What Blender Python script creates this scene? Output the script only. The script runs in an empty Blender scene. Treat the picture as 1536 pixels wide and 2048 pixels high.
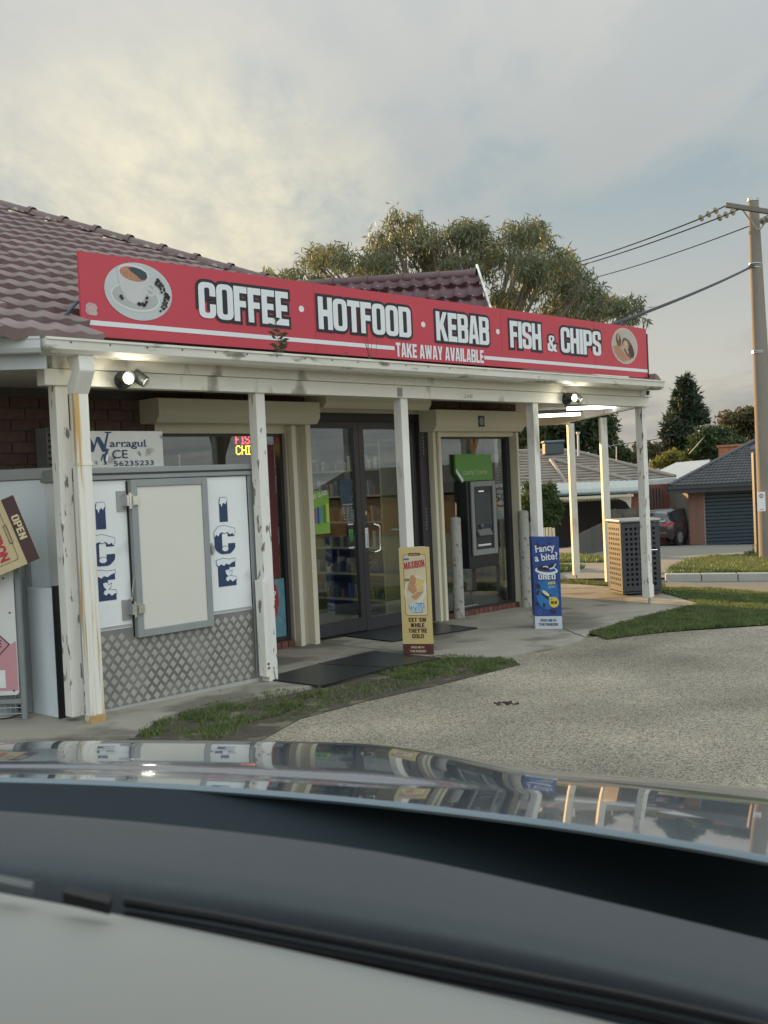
import bpy, math, random
import numpy as np
from mathutils import Vector, Matrix, geometry
random.seed(7); RNG = np.random.default_rng(7)
R = math.radians
sc = bpy.context.scene
COL = sc.collection

# ------------------------------------------------------------------ camera, sky, sun, exposure
F, CX, CY, EYE = 2200.0, 768.0, 1024.0, 1.5
ROLL = math.atan(0.046); PIT = math.atan(59*math.cos(ROLL)/F)
_f = Vector((0, math.cos(PIT), -math.sin(PIT))); _r = Vector((1, 0, 0)); _u = Vector((0, math.sin(PIT), math.cos(PIT)))
CXA = math.cos(ROLL)*_r-math.sin(ROLL)*_u; CYA = math.sin(ROLL)*_r+math.cos(ROLL)*_u
CAM = Vector((0, 0, EYE))
cd = bpy.data.cameras.new('camera'); cam = bpy.data.objects.new('camera', cd); COL.objects.link(cam)
m = Matrix.Identity(4)
for i in range(3):
    m[i][0] = CXA[i]; m[i][1] = CYA[i]; m[i][2] = -_f[i]; m[i][3] = CAM[i]
cam.matrix_world = m
cd.sensor_fit = 'VERTICAL'; cd.sensor_height = 36; cd.lens = 36*F/2048; cd.clip_start = 0.05; cd.clip_end = 3000
cd.dof.use_dof = True; cd.dof.focus_distance = 10.5; cd.dof.aperture_fstop = 11
sc.camera = cam
SUN_AZ, SUN_EL = -38.0, 10.5
sc.view_settings.view_transform = 'Standard'; sc.view_settings.look = 'None'
sc.view_settings.gamma = 1; sc.view_settings.use_curve_mapping = False
sc.view_settings.exposure = 0.95
sd = bpy.data.lights.new('sun', 'SUN'); sd.energy = 5.0; sd.angle = R(0.5); sd.color = (1, .60, .24)
sun = bpy.data.objects.new('sun', sd); COL.objects.link(sun)
_sdir = Vector((math.sin(R(SUN_AZ))*math.cos(R(SUN_EL)), math.cos(R(SUN_AZ))*math.cos(R(SUN_EL)), math.sin(R(SUN_EL))))
sun.rotation_euler = _sdir.to_track_quat('Z', 'Y').to_euler()
wd = bpy.data.worlds.new('World'); sc.world = wd; wd.use_nodes = True
def world():
    N = wd.node_tree.nodes; L = wd.node_tree.links; N.clear()
    def n(t, **k):
        x = N.new(t)
        for a, b in k.items(): setattr(x, a, b)
        return x
    def mth(op, a, b=None, clamp=False):
        x = n('ShaderNodeMath', operation=op, use_clamp=clamp)
        for i, v in enumerate((a, b)):
            if v is None: continue
            if isinstance(v, (int, float)): x.inputs[i].default_value = v
            else: L.new(v, x.inputs[i])
        return x.outputs[0]
    def mix(f, a, b):
        x = n('ShaderNodeMix', data_type='RGBA')
        for i, v in ((0, f), (6, a), (7, b)):
            if isinstance(v, (int, float)): x.inputs[i].default_value = v
            elif isinstance(v, tuple): x.inputs[i].default_value = (*v, 1)
            else: L.new(v, x.inputs[i])
        return x.outputs[2]
    out = n('ShaderNodeOutputWorld')
    sky = n('ShaderNodeTexSky', sky_type='NISHITA', sun_disc=False, sun_elevation=R(SUN_EL), sun_rotation=R(SUN_AZ), air_density=1.3, dust_density=2.0)
    tc = n('ShaderNodeTexCoord'); sep = n('ShaderNodeSeparateXYZ'); L.new(tc.outputs['Generated'], sep.inputs[0])
    z = mth('ADD', mth('MAXIMUM', sep.outputs[2], 0.0), 0.10)
    cx = mth('DIVIDE', sep.outputs[0], z); cy = mth('DIVIDE', sep.outputs[1], z)
    cmb = n('ShaderNodeCombineXYZ'); L.new(cx, cmb.inputs[0]); L.new(cy, cmb.inputs[1])
    def noise(scale, detail, rough, off, stretch=(1, 1, 1), dist=0.0):
        mp = n('ShaderNodeMapping'); L.new(cmb.outputs[0], mp.inputs[0])
        mp.inputs['Scale'].default_value = stretch; mp.inputs['Location'].default_value = off; mp.inputs['Rotation'].default_value = (0, 0, R(25))
        t = n('ShaderNodeTexNoise'); L.new(mp.outputs[0], t.inputs['Vector'])
        t.inputs['Scale'].default_value = scale; t.inputs['Detail'].default_value = detail; t.inputs['Roughness'].default_value = rough; t.inputs['Distortion'].default_value = dist
        return t.outputs['Fac']
    def ramp(v, lo, hi):
        x = n('ShaderNodeMapRange', interpolation_type='SMOOTHSTEP'); L.new(v, x.inputs[0]); x.inputs[1].default_value = lo; x.inputs[2].default_value = hi
        return x.outputs[0]
    big = noise(.38, 5, .5, (3.1, 1.2, 0), (1, .6, 1), .1)
    small = noise(2.2, 9, .6, (0.3, 4.2, 0), (1, .42, 1), .2)
    wisp = noise(9, 8, .62, (5.3, 1.1, 0), (1, .42, 1), .2)
    dot = n('ShaderNodeVectorMath', operation='DOT_PRODUCT'); L.new(tc.outputs['Generated'], dot.inputs[0])
    dot.inputs[1].default_value = (math.sin(R(-10))*math.cos(R(9.5)), math.cos(R(-10))*math.cos(R(9.5)), math.sin(R(9.5)))
    glow = ramp(dot.outputs['Value'], .965, .999)
    wide = ramp(dot.outputs['Value'], .75, 1.0)
    cover = ramp(mth('ADD', mth('MULTIPLY', big, .6), mth('MULTIPLY', small, .4)), .38, .54)
    # blue-grey clear sky between the clouds, paler and warmer near the horizon
    hz = ramp(sep.outputs[2], .0, .30)
    clear = mix(hz, (.50, .48, .43), (.20, .255, .285))
    thick = ramp(small, .42, .62)
    ccol = mix(thick, (.355, .35, .33), (.275, .297, .305))
    warm = mix(mth('MULTIPLY', wide, .5), ccol, (.355, .335, .30))
    cc = mix(mth('MULTIPLY', cover, .85), clear, warm)
    bright = mth('MULTIPLY', glow, ramp(mth('ADD', mth('MULTIPLY', small, .55), mth('MULTIPLY', wisp, .45)), .28, .70))
    cc = mix(mth('MULTIPLY', bright, .75), cc, (.66, .60, .42))
    # cloudy skies brighten from the horizon to the zenith
    grad = mth('ADD', mth('MULTIPLY', mth('MAXIMUM', sep.outputs[2], 0.0), 1.15), .60)
    gx_ = n('ShaderNodeVectorMath', operation='SCALE'); L.new(cc, gx_.inputs[0]); L.new(grad, gx_.inputs['Scale']); cc = gx_.outputs[0]
    # unseen sky behind the camera, brightened and cooled to add fill light
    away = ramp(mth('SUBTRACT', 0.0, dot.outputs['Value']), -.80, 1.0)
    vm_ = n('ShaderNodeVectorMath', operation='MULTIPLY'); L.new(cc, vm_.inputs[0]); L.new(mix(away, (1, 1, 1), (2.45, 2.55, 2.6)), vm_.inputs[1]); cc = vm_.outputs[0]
    bg1 = n('ShaderNodeBackground'); L.new(sky.outputs[0], bg1.inputs[0]); bg1.inputs[1].default_value = .05
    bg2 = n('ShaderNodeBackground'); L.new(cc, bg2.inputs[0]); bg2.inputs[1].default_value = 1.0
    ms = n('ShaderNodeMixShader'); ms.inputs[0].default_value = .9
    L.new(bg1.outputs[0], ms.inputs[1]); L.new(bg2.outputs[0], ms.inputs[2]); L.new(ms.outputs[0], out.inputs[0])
world()

# ------------------------------------------------------------------ measured places
def ray(px, py): return (px-CX)/F*CXA-(py-CY)/F*CYA+_f
def at(px, py, d): return CAM+ray(px, py)*d
AZ = R(43.3); UD = Vector((math.sin(AZ), math.cos(AZ), 0)); VD = Vector((-math.cos(AZ), math.sin(AZ), 0))
P1 = Vector((-2.0, 7.28, 0)); FROT = math.pi/2-AZ
def W(u, v, z=0): return P1+u*UD+v*VD+Vector((0, 0, z))
def fac(px, py, v):
    d = ray(px, py); t = (v-(CAM-P1).dot(VD))/d.dot(VD); Q = CAM+t*d-P1
    return Q.dot(UD), Q.z
def T(x, y):                                   # height of the land
    u = (x-P1.x)*UD.x+(y-P1.y)*UD.y
    z = -.008*min(max(u, 0), 10)
    s = y+.85*(x-3)
    a = min(max((s-15.9)/1.4, 0), 1); z -= .35*a*a*(3-2*a)
    z -= .035*min(max(s-17, 0), 45)
    return z
def gp(px, py, up=0):                          # first land point behind a place in the view
    d = ray(px, py); t = 2.0
    while t < 400:
        q = CAM+d*t
        if q.z < T(q.x, q.y)+up: break
        t += .02 if t < 60 else .5
    return Vector((q.x, q.y, T(q.x, q.y)))
def gpz(px, py): return gp(px, py)

# ------------------------------------------------------------------ helpers
def link(o, parent=None):
    COL.objects.link(o)
    if parent: o.parent = parent
    return o
def tag(o, label=None, cat=None, group=None, kind=None):
    if label: o['label'] = label
    if cat: o['category'] = cat
    if group: o['group'] = group
    if kind: o['kind'] = kind
    return o
def thing(name, label, cat, loc=(0, 0, 0), rz=0, group=None):
    o = bpy.data.objects.new(name, None); o.empty_display_size = .1; link(o)
    o.location = loc; o.rotation_euler = (0, 0, rz)
    return tag(o, label, cat, group)
class MB:
    def __init__(s): s.v = []; s.f = []
    def add(s, vs, fs):
        b = len(s.v); s.v += [tuple(p) for p in vs]; s.f += [tuple(i+b for i in f) for f in fs]; return s
    def box(s, a, b):
        (x0, y0, z0), (x1, y1, z1) = a, b
        return s.add([(x0,y0,z0),(x1,y0,z0),(x1,y1,z0),(x0,y1,z0),(x0,y0,z1),(x1,y0,z1),(x1,y1,z1),(x0,y1,z1)],
                     [(3,2,1,0),(4,5,6,7),(0,1,5,4),(1,2,6,5),(2,3,7,6),(3,0,4,7)])
    def obox(s, c, ex, ey, ez):                # centre and three half vectors
        c, ex, ey, ez = map(Vector, (c, ex, ey, ez)); vs = []
        for k in (-1, 1):
            for a, b in ((-1,-1),(1,-1),(1,1),(-1,1)): vs.append(c+ex*a+ey*b+ez*k)
        return s.add(vs, [(3,2,1,0),(4,5,6,7),(0,1,5,4),(1,2,6,5),(2,3,7,6),(3,0,4,7)])
    def cyl(s, p0, p1, r0, r1=None, n=12, cap=True):
        p0, p1 = Vector(p0), Vector(p1); r1 = r0 if r1 is None else r1
        d = (p1-p0).normalized(); a = d.orthogonal().normalized(); b = d.cross(a); vs = []
        for p, r in ((p0, r0), (p1, r1)):
            for i in range(n):
                t = 2*math.pi*i/n; vs.append(p+r*(math.cos(t)*a+math.sin(t)*b))
        fs = [(i, (i+1) % n, (i+1) % n+n, i+n) for i in range(n)]
        if cap: fs += [tuple(reversed(range(n))), tuple(range(n, 2*n))]
        return s.add(vs, fs)
    def tube(s, pts, r, n=8):
        pts = [Vector(p) for p in pts]
        rr = r if isinstance(r, (list, tuple)) else [r]*len(pts)
        vs = []; a = None
        for i, p in enumerate(pts):
            d = (pts[min(i+1, len(pts)-1)]-pts[max(i-1, 0)]).normalized()
            a = (d.orthogonal() if a is None else (a-d*a.dot(d))).normalized(); b = d.cross(a)
            for k in range(n):
                t = 2*math.pi*k/n; vs.append(p+rr[i]*(math.cos(t)*a+math.sin(t)*b))
        fs = [(i*n+k, i*n+(k+1) % n, (i+1)*n+(k+1) % n, (i+1)*n+k) for i in range(len(pts)-1) for k in range(n)]
        fs += [tuple(reversed(range(n))), tuple(range((len(pts)-1)*n, len(pts)*n))]
        return s.add(vs, fs)
    def ball(s, c, r, nu=12, nv=8, sc3=(1, 1, 1)):
        c = Vector(c); vs = []; fs = []
        for j in range(nv+1):
            p = math.pi*j/nv
            for i in range(nu):
                t = 2*math.pi*i/nu
                vs.append((c.x+r*sc3[0]*math.sin(p)*math.cos(t), c.y+r*sc3[1]*math.sin(p)*math.sin(t), c.z+r*sc3[2]*math.cos(p)))
        for j in range(nv):
            for i in range(nu): fs.append((j*nu+i, (j+1)*nu+i, (j+1)*nu+(i+1) % nu, j*nu+(i+1) % nu))
        return s.add(vs, fs)
    def prism(s, loop, a, b):                  # loop of 3D points swept by vector b from offset a
        a, b = Vector(a), Vector(b); n = len(loop); l0 = [Vector(p)+a for p in loop]
        fs = [(i, (i+1) % n, (i+1) % n+n, i+n) for i in range(n)]+[tuple(reversed(range(n))), tuple(range(n, 2*n))]
        return s.add(l0+[p+b for p in l0], fs)
    def quad(s, *p): return s.add(p, [tuple(range(len(p)))])
    def build(s, name, mat, parent=None, smooth=False, label=None, bevel=0):
        me = bpy.data.meshes.new(name); me.from_pydata(s.v, [], s.f)
        if mat: me.materials.append(mat)
        if smooth:
            me.polygons.foreach_set('use_smooth', [True]*len(me.polygons))
        me.update(); o = link(bpy.data.objects.new(name, me), parent)
        if smooth and smooth != 'all':
            try: me.set_sharp_from_angle(angle=R(40))
            except Exception: pass
        if bevel:
            b = o.modifiers.new('bevel', 'BEVEL'); b.width = bevel; b.segments = 2; b.limit_method = 'ANGLE'
        if label: o['label'] = label
        return o
def inst(o, parent, loc, name=None, rot=None, scale=None):
    c = bpy.data.objects.new(name or o.name.split('.')[0], o.data); link(c, parent); c.location = loc
    if rot: c.rotation_euler = rot
    if scale: c.scale = scale
    return c
def npmesh(name, V, Fc, mat, parent=None, smooth=False):
    me = bpy.data.meshes.new(name); V = np.asarray(V, dtype=np.float32); Fc = np.asarray(Fc, dtype=np.int32); k = Fc.shape[1]
    me.vertices.add(len(V)); me.vertices.foreach_set('co', V.ravel())
    me.loops.add(Fc.size); me.loops.foreach_set('vertex_index', Fc.ravel())
    me.polygons.add(len(Fc)); me.polygons.foreach_set('loop_start', np.arange(0, Fc.size, k, dtype=np.int32))
    me.update(calc_edges=True); me.validate()
    if mat: me.materials.append(mat)
    if smooth: me.polygons.foreach_set('use_smooth', [True]*len(me.polygons))
    return link(bpy.data.objects.new(name, me), parent)
_mats = {}
def M(name, col, rough=.6, metal=0, var=.15, scale=6, bump=.0, bscale=60, dirt=None, dscale=3, dlo=.5, dhi=.62, rnd=0, coat=0, emit=None, estr=0, spec=.5, world_=False, stretch=(1, 1, 1), trans=0):
    if name in _mats: return _mats[name]
    mt = bpy.data.materials.new(name); mt.use_nodes = True; _mats[name] = mt
    N = mt.node_tree.nodes; L = mt.node_tree.links; b = N['Principled BSDF']
    b.inputs['Roughness'].default_value = rough; b.inputs['Metallic'].default_value = metal
    b.inputs['Coat Weight'].default_value = coat; b.inputs['Coat Roughness'].default_value = .03
    b.inputs['Specular IOR Level'].default_value = spec
    if emit: b.inputs['Emission Color'].default_value = (*emit, 1); b.inputs['Emission Strength'].default_value = estr
    tc = N.new('ShaderNodeTexCoord'); mp = N.new('ShaderNodeMapping'); mp.inputs['Scale'].default_value = stretch
    if world_:
        g = N.new('ShaderNodeNewGeometry'); L.new(g.outputs['Position'], mp.inputs[0])
    else: L.new(tc.outputs['Object'], mp.inputs[0])
    def noise(s, d=5):
        t = N.new('ShaderNodeTexNoise'); L.new(mp.outputs[0], t.inputs[0]); t.inputs['Scale'].default_value = s; t.inputs['Detail'].default_value = d
        return t.outputs['Fac']
    def mix(f, a, c, bl='MIX'):
        x = N.new('ShaderNodeMix'); x.data_type = 'RGBA'; x.blend_type = bl
        for i, v in ((0, f), (6, a), (7, c)):
            if isinstance(v, (int, float)): x.inputs[i].default_value = v
            elif isinstance(v, tuple): x.inputs[i].default_value = (*v, 1)
            else: L.new(v, x.inputs[i])
        return x.outputs[2]
    cur = mix(noise(scale), tuple(max(0, c*(1-var*1.6)) for c in col), tuple(min(1, c*(1+var*1.6)) for c in col)) if var else None
    if dirt:
        mr = N.new('ShaderNodeMapRange'); mr.interpolation_type = 'SMOOTHSTEP'; L.new(noise(dscale, 8), mr.inputs[0]); mr.inputs[1].default_value = dlo; mr.inputs[2].default_value = dhi
        cur = mix(mr.outputs[0], cur or col, dirt)
    if rnd:
        oi = N.new('ShaderNodeObjectInfo'); mr = N.new('ShaderNodeMapRange'); L.new(oi.outputs['Random'], mr.inputs[0]); mr.inputs[3].default_value = 1-rnd; mr.inputs[4].default_value = 1+rnd
        vm = N.new('ShaderNodeVectorMath'); vm.operation = 'SCALE'; L.new(mr.outputs[0], vm.inputs['Scale'])
        if cur is None: vm.inputs[0].default_value = col
        else: L.new(cur, vm.inputs[0])
        cur = vm.outputs[0]
    if cur is None: b.inputs['Base Color'].default_value = (*col, 1)
    else: L.new(cur, b.inputs['Base Color'])
    if bump:
        bp = N.new('ShaderNodeBump'); bp.inputs['Strength'].default_value = bump; bp.inputs['Distance'].default_value = .01
        L.new(noise(bscale, 6), bp.inputs['Height']); L.new(bp.outputs[0], b.inputs['Normal'])
    if trans:
        out = N['Material Output']; tr = N.new('ShaderNodeBsdfTranslucent'); ms = N.new('ShaderNodeMixShader'); ms.inputs[0].default_value = trans
        if cur is None: tr.inputs[0].default_value = (*col, 1)
        else: L.new(cur, tr.inputs[0])
        L.new(b.outputs[0], ms.inputs[1]); L.new(tr.outputs[0], ms.inputs[2]); L.new(ms.outputs[0], out.inputs[0])
    return mt
def glassmat(name, tint=(.75, .82, .80), refl=1.0):
    if name in _mats: return _mats[name]
    mt = bpy.data.materials.new(name); mt.use_nodes = True; _mats[name] = mt
    N = mt.node_tree.nodes; L = mt.node_tree.links; N.clear()
    o = N.new('ShaderNodeOutputMaterial'); t = N.new('ShaderNodeBsdfTransparent'); t.inputs[0].default_value = (*tint, 1)
    g = N.new('ShaderNodeBsdfGlossy'); g.inputs['Roughness'].default_value = .0; g.inputs[0].default_value = (.95, .97, 1, 1)
    fr = N.new('ShaderNodeFresnel'); ge = N.new('ShaderNodeNewGeometry'); mi = N.new('ShaderNodeMapRange'); mi.inputs[3].default_value = 1.5; mi.inputs[4].default_value = 1/1.5; L.new(ge.outputs['Backfacing'], mi.inputs[0]); L.new(mi.outputs[0], fr.inputs[0])
    ml = N.new('ShaderNodeMath'); ml.operation = 'MULTIPLY'; ml.use_clamp = True; ml.inputs[1].default_value = 1.8*refl; L.new(fr.outputs[0], ml.inputs[0])
    ms = N.new('ShaderNodeMixShader'); L.new(ml.outputs[0], ms.inputs[0]); L.new(t.outputs[0], ms.inputs[1]); L.new(g.outputs[0], ms.inputs[2]); L.new(ms.outputs[0], o.inputs[0])
    return mt
# ---- flat shapes
def fillet(pts, seg=6):
    out = []; n = len(pts)
    for i in range(n):
        p = Vector(pts[i][:2]); r = pts[i][2] if len(pts[i]) > 2 else 0
        if r <= 0: out.append((p.x, p.y)); continue
        a = Vector(pts[i-1][:2])-p; b = Vector(pts[(i+1) % n][:2])-p; la, lb = a.length, b.length
        a.normalize(); b.normalize(); ang = a.angle(b)
        d = min(r/math.tan(ang/2), la*.5, lb*.5)
        s = p+a*d; e = p+b*d
        for k in range(seg+1):
            t = k/seg; q = s*(1-t)**2+p*2*t*(1-t)+e*t*t; out.append((q.x, q.y))
    return out
def ell(cx, cy, rx, ry=None, n=28, rot=0, a0=0, a1=360):
    ry = rx if ry is None else ry; o = []
    full = abs(a1-a0) >= 360
    for i in range(n+(0 if full else 1)):
        t = R(a0+(a1-a0)*i/n); x, y = rx*math.cos(t), ry*math.sin(t)
        o.append((cx+x*math.cos(R(rot))-y*math.sin(R(rot)), cy+x*math.sin(R(rot))+y*math.cos(R(rot))))
    return o
def rect(x0, y0, x1, y1, r=0): return fillet([(x0, y0, r), (x1, y0, r), (x1, y1, r), (x0, y1, r)], 4)
def area(l): return sum(l[i-1][0]*l[i][1]-l[i][0]*l[i-1][1] for i in range(len(l)))/2
class Frame:
    def __init__(s, o, ex=(1, 0, 0), ey=(0, 0, 1)):
        s.o, s.ex, s.ey = Vector(o), Vector(ex).normalized(), Vector(ey).normalized(); s.n = s.ex.cross(s.ey)
    def p(s, x, y, l=0): return s.o+s.ex*x+s.ey*y+s.n*l
def tess(loops):
    polys = [[Vector((x, y, 0)) for x, y in l] for l in loops]; tri = geometry.tessellate_polygon(polys)
    flat = [p for l in polys for p in l]; out = []
    for t in tri:
        a, b, c = (flat[i] for i in t)
        k = (b-a).cross(c-a).z
        if abs(k) < 1e-12: continue
        out.append(t if k > 0 else (t[0], t[2], t[1]))
    return flat, out
def decal(name, shapes, mat, parent, fr, lift=.002, label=None):
    """shapes: list of shapes, each a list of loops (outer, holes...)"""
    mb = MB()
    for sh in shapes:
        if isinstance(sh[0][0], (int, float)): sh = [sh]
        fl, tr = tess(sh); mb.add([fr.p(q.x, q.y, lift) for q in fl], tr)
    return mb.build(name, mat, parent, label=label)
def offset(l, w):
    if area(l) < 0: l = l[::-1]
    q = [l[0]]
    for p in l[1:]:
        if (Vector(p)-Vector(q[-1])).length > 1e-4: q.append(p)
    l = q; n = len(l); o = []
    for i in range(n):
        a = (Vector(l[i])-Vector(l[i-1])); b = (Vector(l[(i+1) % n])-Vector(l[i]))
        if a.length < 1e-6 or b.length < 1e-6: continue
        a.normalize(); b.normalize(); na = Vector((a.y, -a.x)); nb = Vector((b.y, -b.x)); k = na+nb
        if k.length < .2: continue
        k.normalize(); mlen = w/max(.45, k.dot(na)); o.append((l[i][0]+k.x*mlen, l[i][1]+k.y*mlen))
    return o
_t, _b, _w = .175, .15, .5
def _G():
    t, b, w = _t, _b, _w; g = {}
    inner = [(t, b, .06), (w-t, b, .06), (w-t, 1-b, .06), (t, 1-b, .06)]
    g['O'] = (w, [[(0,0,.2),(w,0,.2),(w,1,.2),(0,1,.2)], inner])
    g['D'] = (w, [[(0,0),(w,0,.18),(w,1,.18),(0,1)], [(t,b),(w-t,b,.05),(w-t,1-b,.05),(t,1-b)]])
    g['C'] = (w, [[(w,.62),(w,1,.2),(0,1,.2),(0,0,.2),(w,0,.2),(w,.40),(w-t,.40),(w-t,b,.06),(t,b,.06),(t,1-b,.06),(w-t,1-b,.06),(w-t,.62)]])
    g['G'] = g['C']
    g['S'] = (w, [[(w,.66),(w,1,.2),(0,1,.2),(0,.50,.16),(w-t,.37,.08),(w-t,.14,.06),(t,.14,.06),(t,.36),(0,.36),(0,0,.2),(w,0,.2),(w,.50,.16),(t,.63,.08),(t,.86,.06),(w-t,.86,.06),(w-t,.66)]])
    g['E'] = (.43, [[(0,0),(.42,0),(.42,.19),(t,.19),(t,.42),(.38,.42),(.38,.60),(t,.60),(t,.81),(.42,.81),(.42,1),(0,1)]])
    g['F'] = (.41, [[(0,0),(t,0),(t,.41),(.37,.41),(.37,.59),(t,.59),(t,.81),(.41,.81),(.41,1),(0,1)]])
    g['L'] = (.39, [[(0,0),(.39,0),(.39,.2),(t,.2),(t,1),(0,1)]])
    g['H'] = (w, [[(0,0),(t,0),(t,.41),(w-t,.41),(w-t,0),(w,0),(w,1),(w-t,1),(w-t,.61),(t,.61),(t,1),(0,1)]])
    g['I'] = (t+.01, [[(0,0),(t+.01,0),(t+.01,1),(0,1)]])
    g['T'] = (.46, [[(.14,0),(.32,0),(.32,.81),(.46,.81),(.46,1),(0,1),(0,.81),(.14,.81)]])
    g['K'] = (.53, [[(0,0),(t,0),(t,.33),(.21,.42),(.34,0),(.54,0),(.34,.57),(.51,1),(.33,1),(t,.63),(t,1),(0,1)]])
    g['P'] = (w, [[(0,0),(t,0),(t,.37),(w,.37,.17),(w,1,.17),(0,1)], [(t,.53),(w-t,.53,.04),(w-t,.85,.04),(t,.85)]])
    g['R'] = (w, [[(0,0),(t,0),(t,.42),(w-t,.42,.05),(w-t,0),(w,0),(w,.45,.06),(w-.05,.51,.02),(w,.58,.08),(w,1,.17),(0,1)], [(t,.57),(w-t,.57,.04),(w-t,.85,.04),(t,.85)]])
    g['B'] = (w, [[(0,0),(w,0,.16),(w,.49,.1),(w-.05,.53,.02),(w,.57,.1),(w,1,.16),(0,1)], [(t,.14),(w-t,.14,.04),(w-t,.43,.04),(t,.43)], [(t,.62),(w-t,.62,.03),(w-t,.86,.03),(t,.86)]])
    g['A'] = (w, [[(0,0),(.17,0),(.19,.18),(.32,.18),(.34,0),(.51,0),(.375,1),(.135,1)], [(.205,.33),(.305,.33),(.255,.78)]])
    g['V'] = (w, [[(0,1),(.17,1),(.255,.36),(.34,1),(.51,1),(.37,0),(.14,0)]])
    g['W'] = (.72, [[(0,1),(.16,1),(.215,.42),(.28,1),(.44,1),(.505,.42),(.56,1),(.72,1),(.60,0),(.43,0),(.36,.5),(.29,0),(.12,0)]])
    g['Y'] = (.5, [[(0,1),(.17,1),(.25,.66),(.33,1),(.5,1),(.34,.38),(.34,0),(.16,0),(.16,.38)]])
    g['N'] = (w, [[(0,0),(t,0),(t,.55),(w-t,0),(w,0),(w,1),(w-t,1),(w-t,.48),(t,1),(0,1)]])
    g['M'] = (.66, [[(0,0),(.15,0),(.15,.6),(.26,0),(.40,0),(.51,.6),(.51,0),(.66,0),(.66,1),(.45,1),(.33,.45),(.21,1),(0,1)]])
    g['X'] = (.5, [[(0,0),(.17,0),(.25,.3),(.33,0),(.5,0),(.34,.51),(.49,1),(.32,1),(.25,.72),(.18,1),(.01,1),(.16,.51)]])
    g['&'] = (.60, [[(.30,0),(.36,.09),(.43,0),(.60,0),(.49,.20),(.57,.45),(.42,.45),(.38,.36),(.30,.56),(.44,.72,.06),(.44,1,.17),(.08,1,.17),(.08,.68,.08),(.13,.56),(0,.44,.1),(0,0,.18)],
                    [(.17,.16,.03),(.26,.16,.02),(.29,.20),(.18,.42),(.15,.36,.03)], [(.21,.72),(.28,.66),(.31,.80,.03),(.29,.88,.03),(.21,.88,.03)]])
    g["'"] = (.12, [[(0,.68),(.12,.68),(.12,1),(0,1)]])
    return g
GL = _G()
def glyphs(text, width, height, gap=.05, space=.22, x0=0, y0=0):
    tot = 0; pos = []
    for ch in text:
        if ch == ' ': tot += space; continue
        pos.append((ch, tot)); tot += GL[ch][0]+gap
    tot -= gap; kx = width/tot; out = []
    for ch, x in pos:
        out.append([[(x0+(x+px)*kx, y0+py*height) for px, py in fillet(lp)] for lp in GL[ch][1]])
    return out
def impact(parent, fr, text, x0, y0, width, height, mat, outline=None, ow=.02, lift=.004, name='lettering', label=None, **k):
    g = glyphs(text, width, height, x0=x0, y0=y0, **k)
    o = decal(name, g, mat, parent, fr, lift, label)
    if outline:
        for i, sh in enumerate(g):
            decal('letter_outline', [[offset(sh[0], ow)]], outline, parent, fr, lift-.0022+.00002*i)
    return o
def txt(parent, fr, s, x, y, size, mat, width=None, bold=0, lift=.003, align='LEFT', name='lettering', label=None, shear=0, spacing=1):
    cu = bpy.data.curves.new('t', 'FONT'); cu.body = s; cu.size = size; cu.offset = bold*size; cu.align_x = align; cu.shear = shear; cu.space_character = spacing; cu.resolution_u = 3
    ob = bpy.data.objects.new('t', cu); me = bpy.data.meshes.new_from_object(ob)
    bpy.data.objects.remove(ob); bpy.data.curves.remove(cu)
    co = [v.co.copy() for v in me.vertices]
    if co and width:
        xs = [c.x for c in co]; k = width/(max(xs)-min(xs)); mn = min(xs)
        for c in co: c.x = (c.x-mn)*k if align == 'LEFT' else c.x*k
    mb = MB(); mb.add([fr.p(x+c.x, y+c.y, lift) for c in co], [tuple(p.vertices) for p in me.polygons])
    bpy.data.meshes.remove(me)
    return mb.build(name, mat, parent, label=label)
def stroke(pts, w):
    """flat stroke outline of a polyline"""
    l, r = [], []
    for i, p in enumerate(pts):
        a = Vector(pts[max(i-1, 0)]); b = Vector(pts[min(i+1, len(pts)-1)]); d = (b-a).normalized(); n = Vector((-d.y, d.x))
        ww = w[i] if isinstance(w, (list, tuple)) else w
        l.append((p[0]+n.x*ww/2, p[1]+n.y*ww/2)); r.append((p[0]-n.x*ww/2, p[1]-n.y*ww/2))
    return l+r[::-1]
def inpoly(x, y, poly):
    c = np.zeros(np.shape(x), bool); n = len(poly)
    for i in range(n):
        x0, y0 = poly[i-1][:2]; x1, y1 = poly[i][:2]
        if y0 == y1: continue
        c ^= ((y0 > y) != (y1 > y)) & (x < (x1-x0)*(y-y0)/(y1-y0)+x0)
    return c
def sheet(name, poly, mat, lift, res=.4, skirt=0):
    poly = [tuple(p[:2]) for p in poly]; xs = [p[0] for p in poly]; ys = [p[1] for p in poly]
    gx, gy = np.meshgrid(np.arange(min(xs), max(xs), res), np.arange(min(ys), max(ys), res)); gx = gx.ravel(); gy = gy.ravel()
    k = inpoly(gx, gy, poly); pts = [Vector(p) for p in poly]; n = len(pts)
    pts += [Vector((a, b)) for a, b in zip(gx[k], gy[k])]
    r = geometry.delaunay_2d_cdt(pts, [], [list(range(n))], 1, 1e-5)
    vs = [(p.x, p.y, T(p.x, p.y)+lift) for p in r[0]]; fs = []
    for f in r[2]:
        a, b, c = (r[0][i] for i in f[:3])
        fs.append(tuple(f) if (b-a).cross(c-a) > 0 else tuple(reversed(f)))
    mb = MB(); mb.add(vs, fs)
    if skirt:
        q = list(poly)
        for i in range(n):
            a, b = q[i-1], q[i]
            mb.quad((a[0],a[1],T(*a)+lift-skirt), (b[0],b[1],T(*b)+lift-skirt), (b[0],b[1],T(*b)+lift), (a[0],a[1],T(*a)+lift))
    o = mb.build(name, mat); o['kind'] = 'structure'; return o
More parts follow.
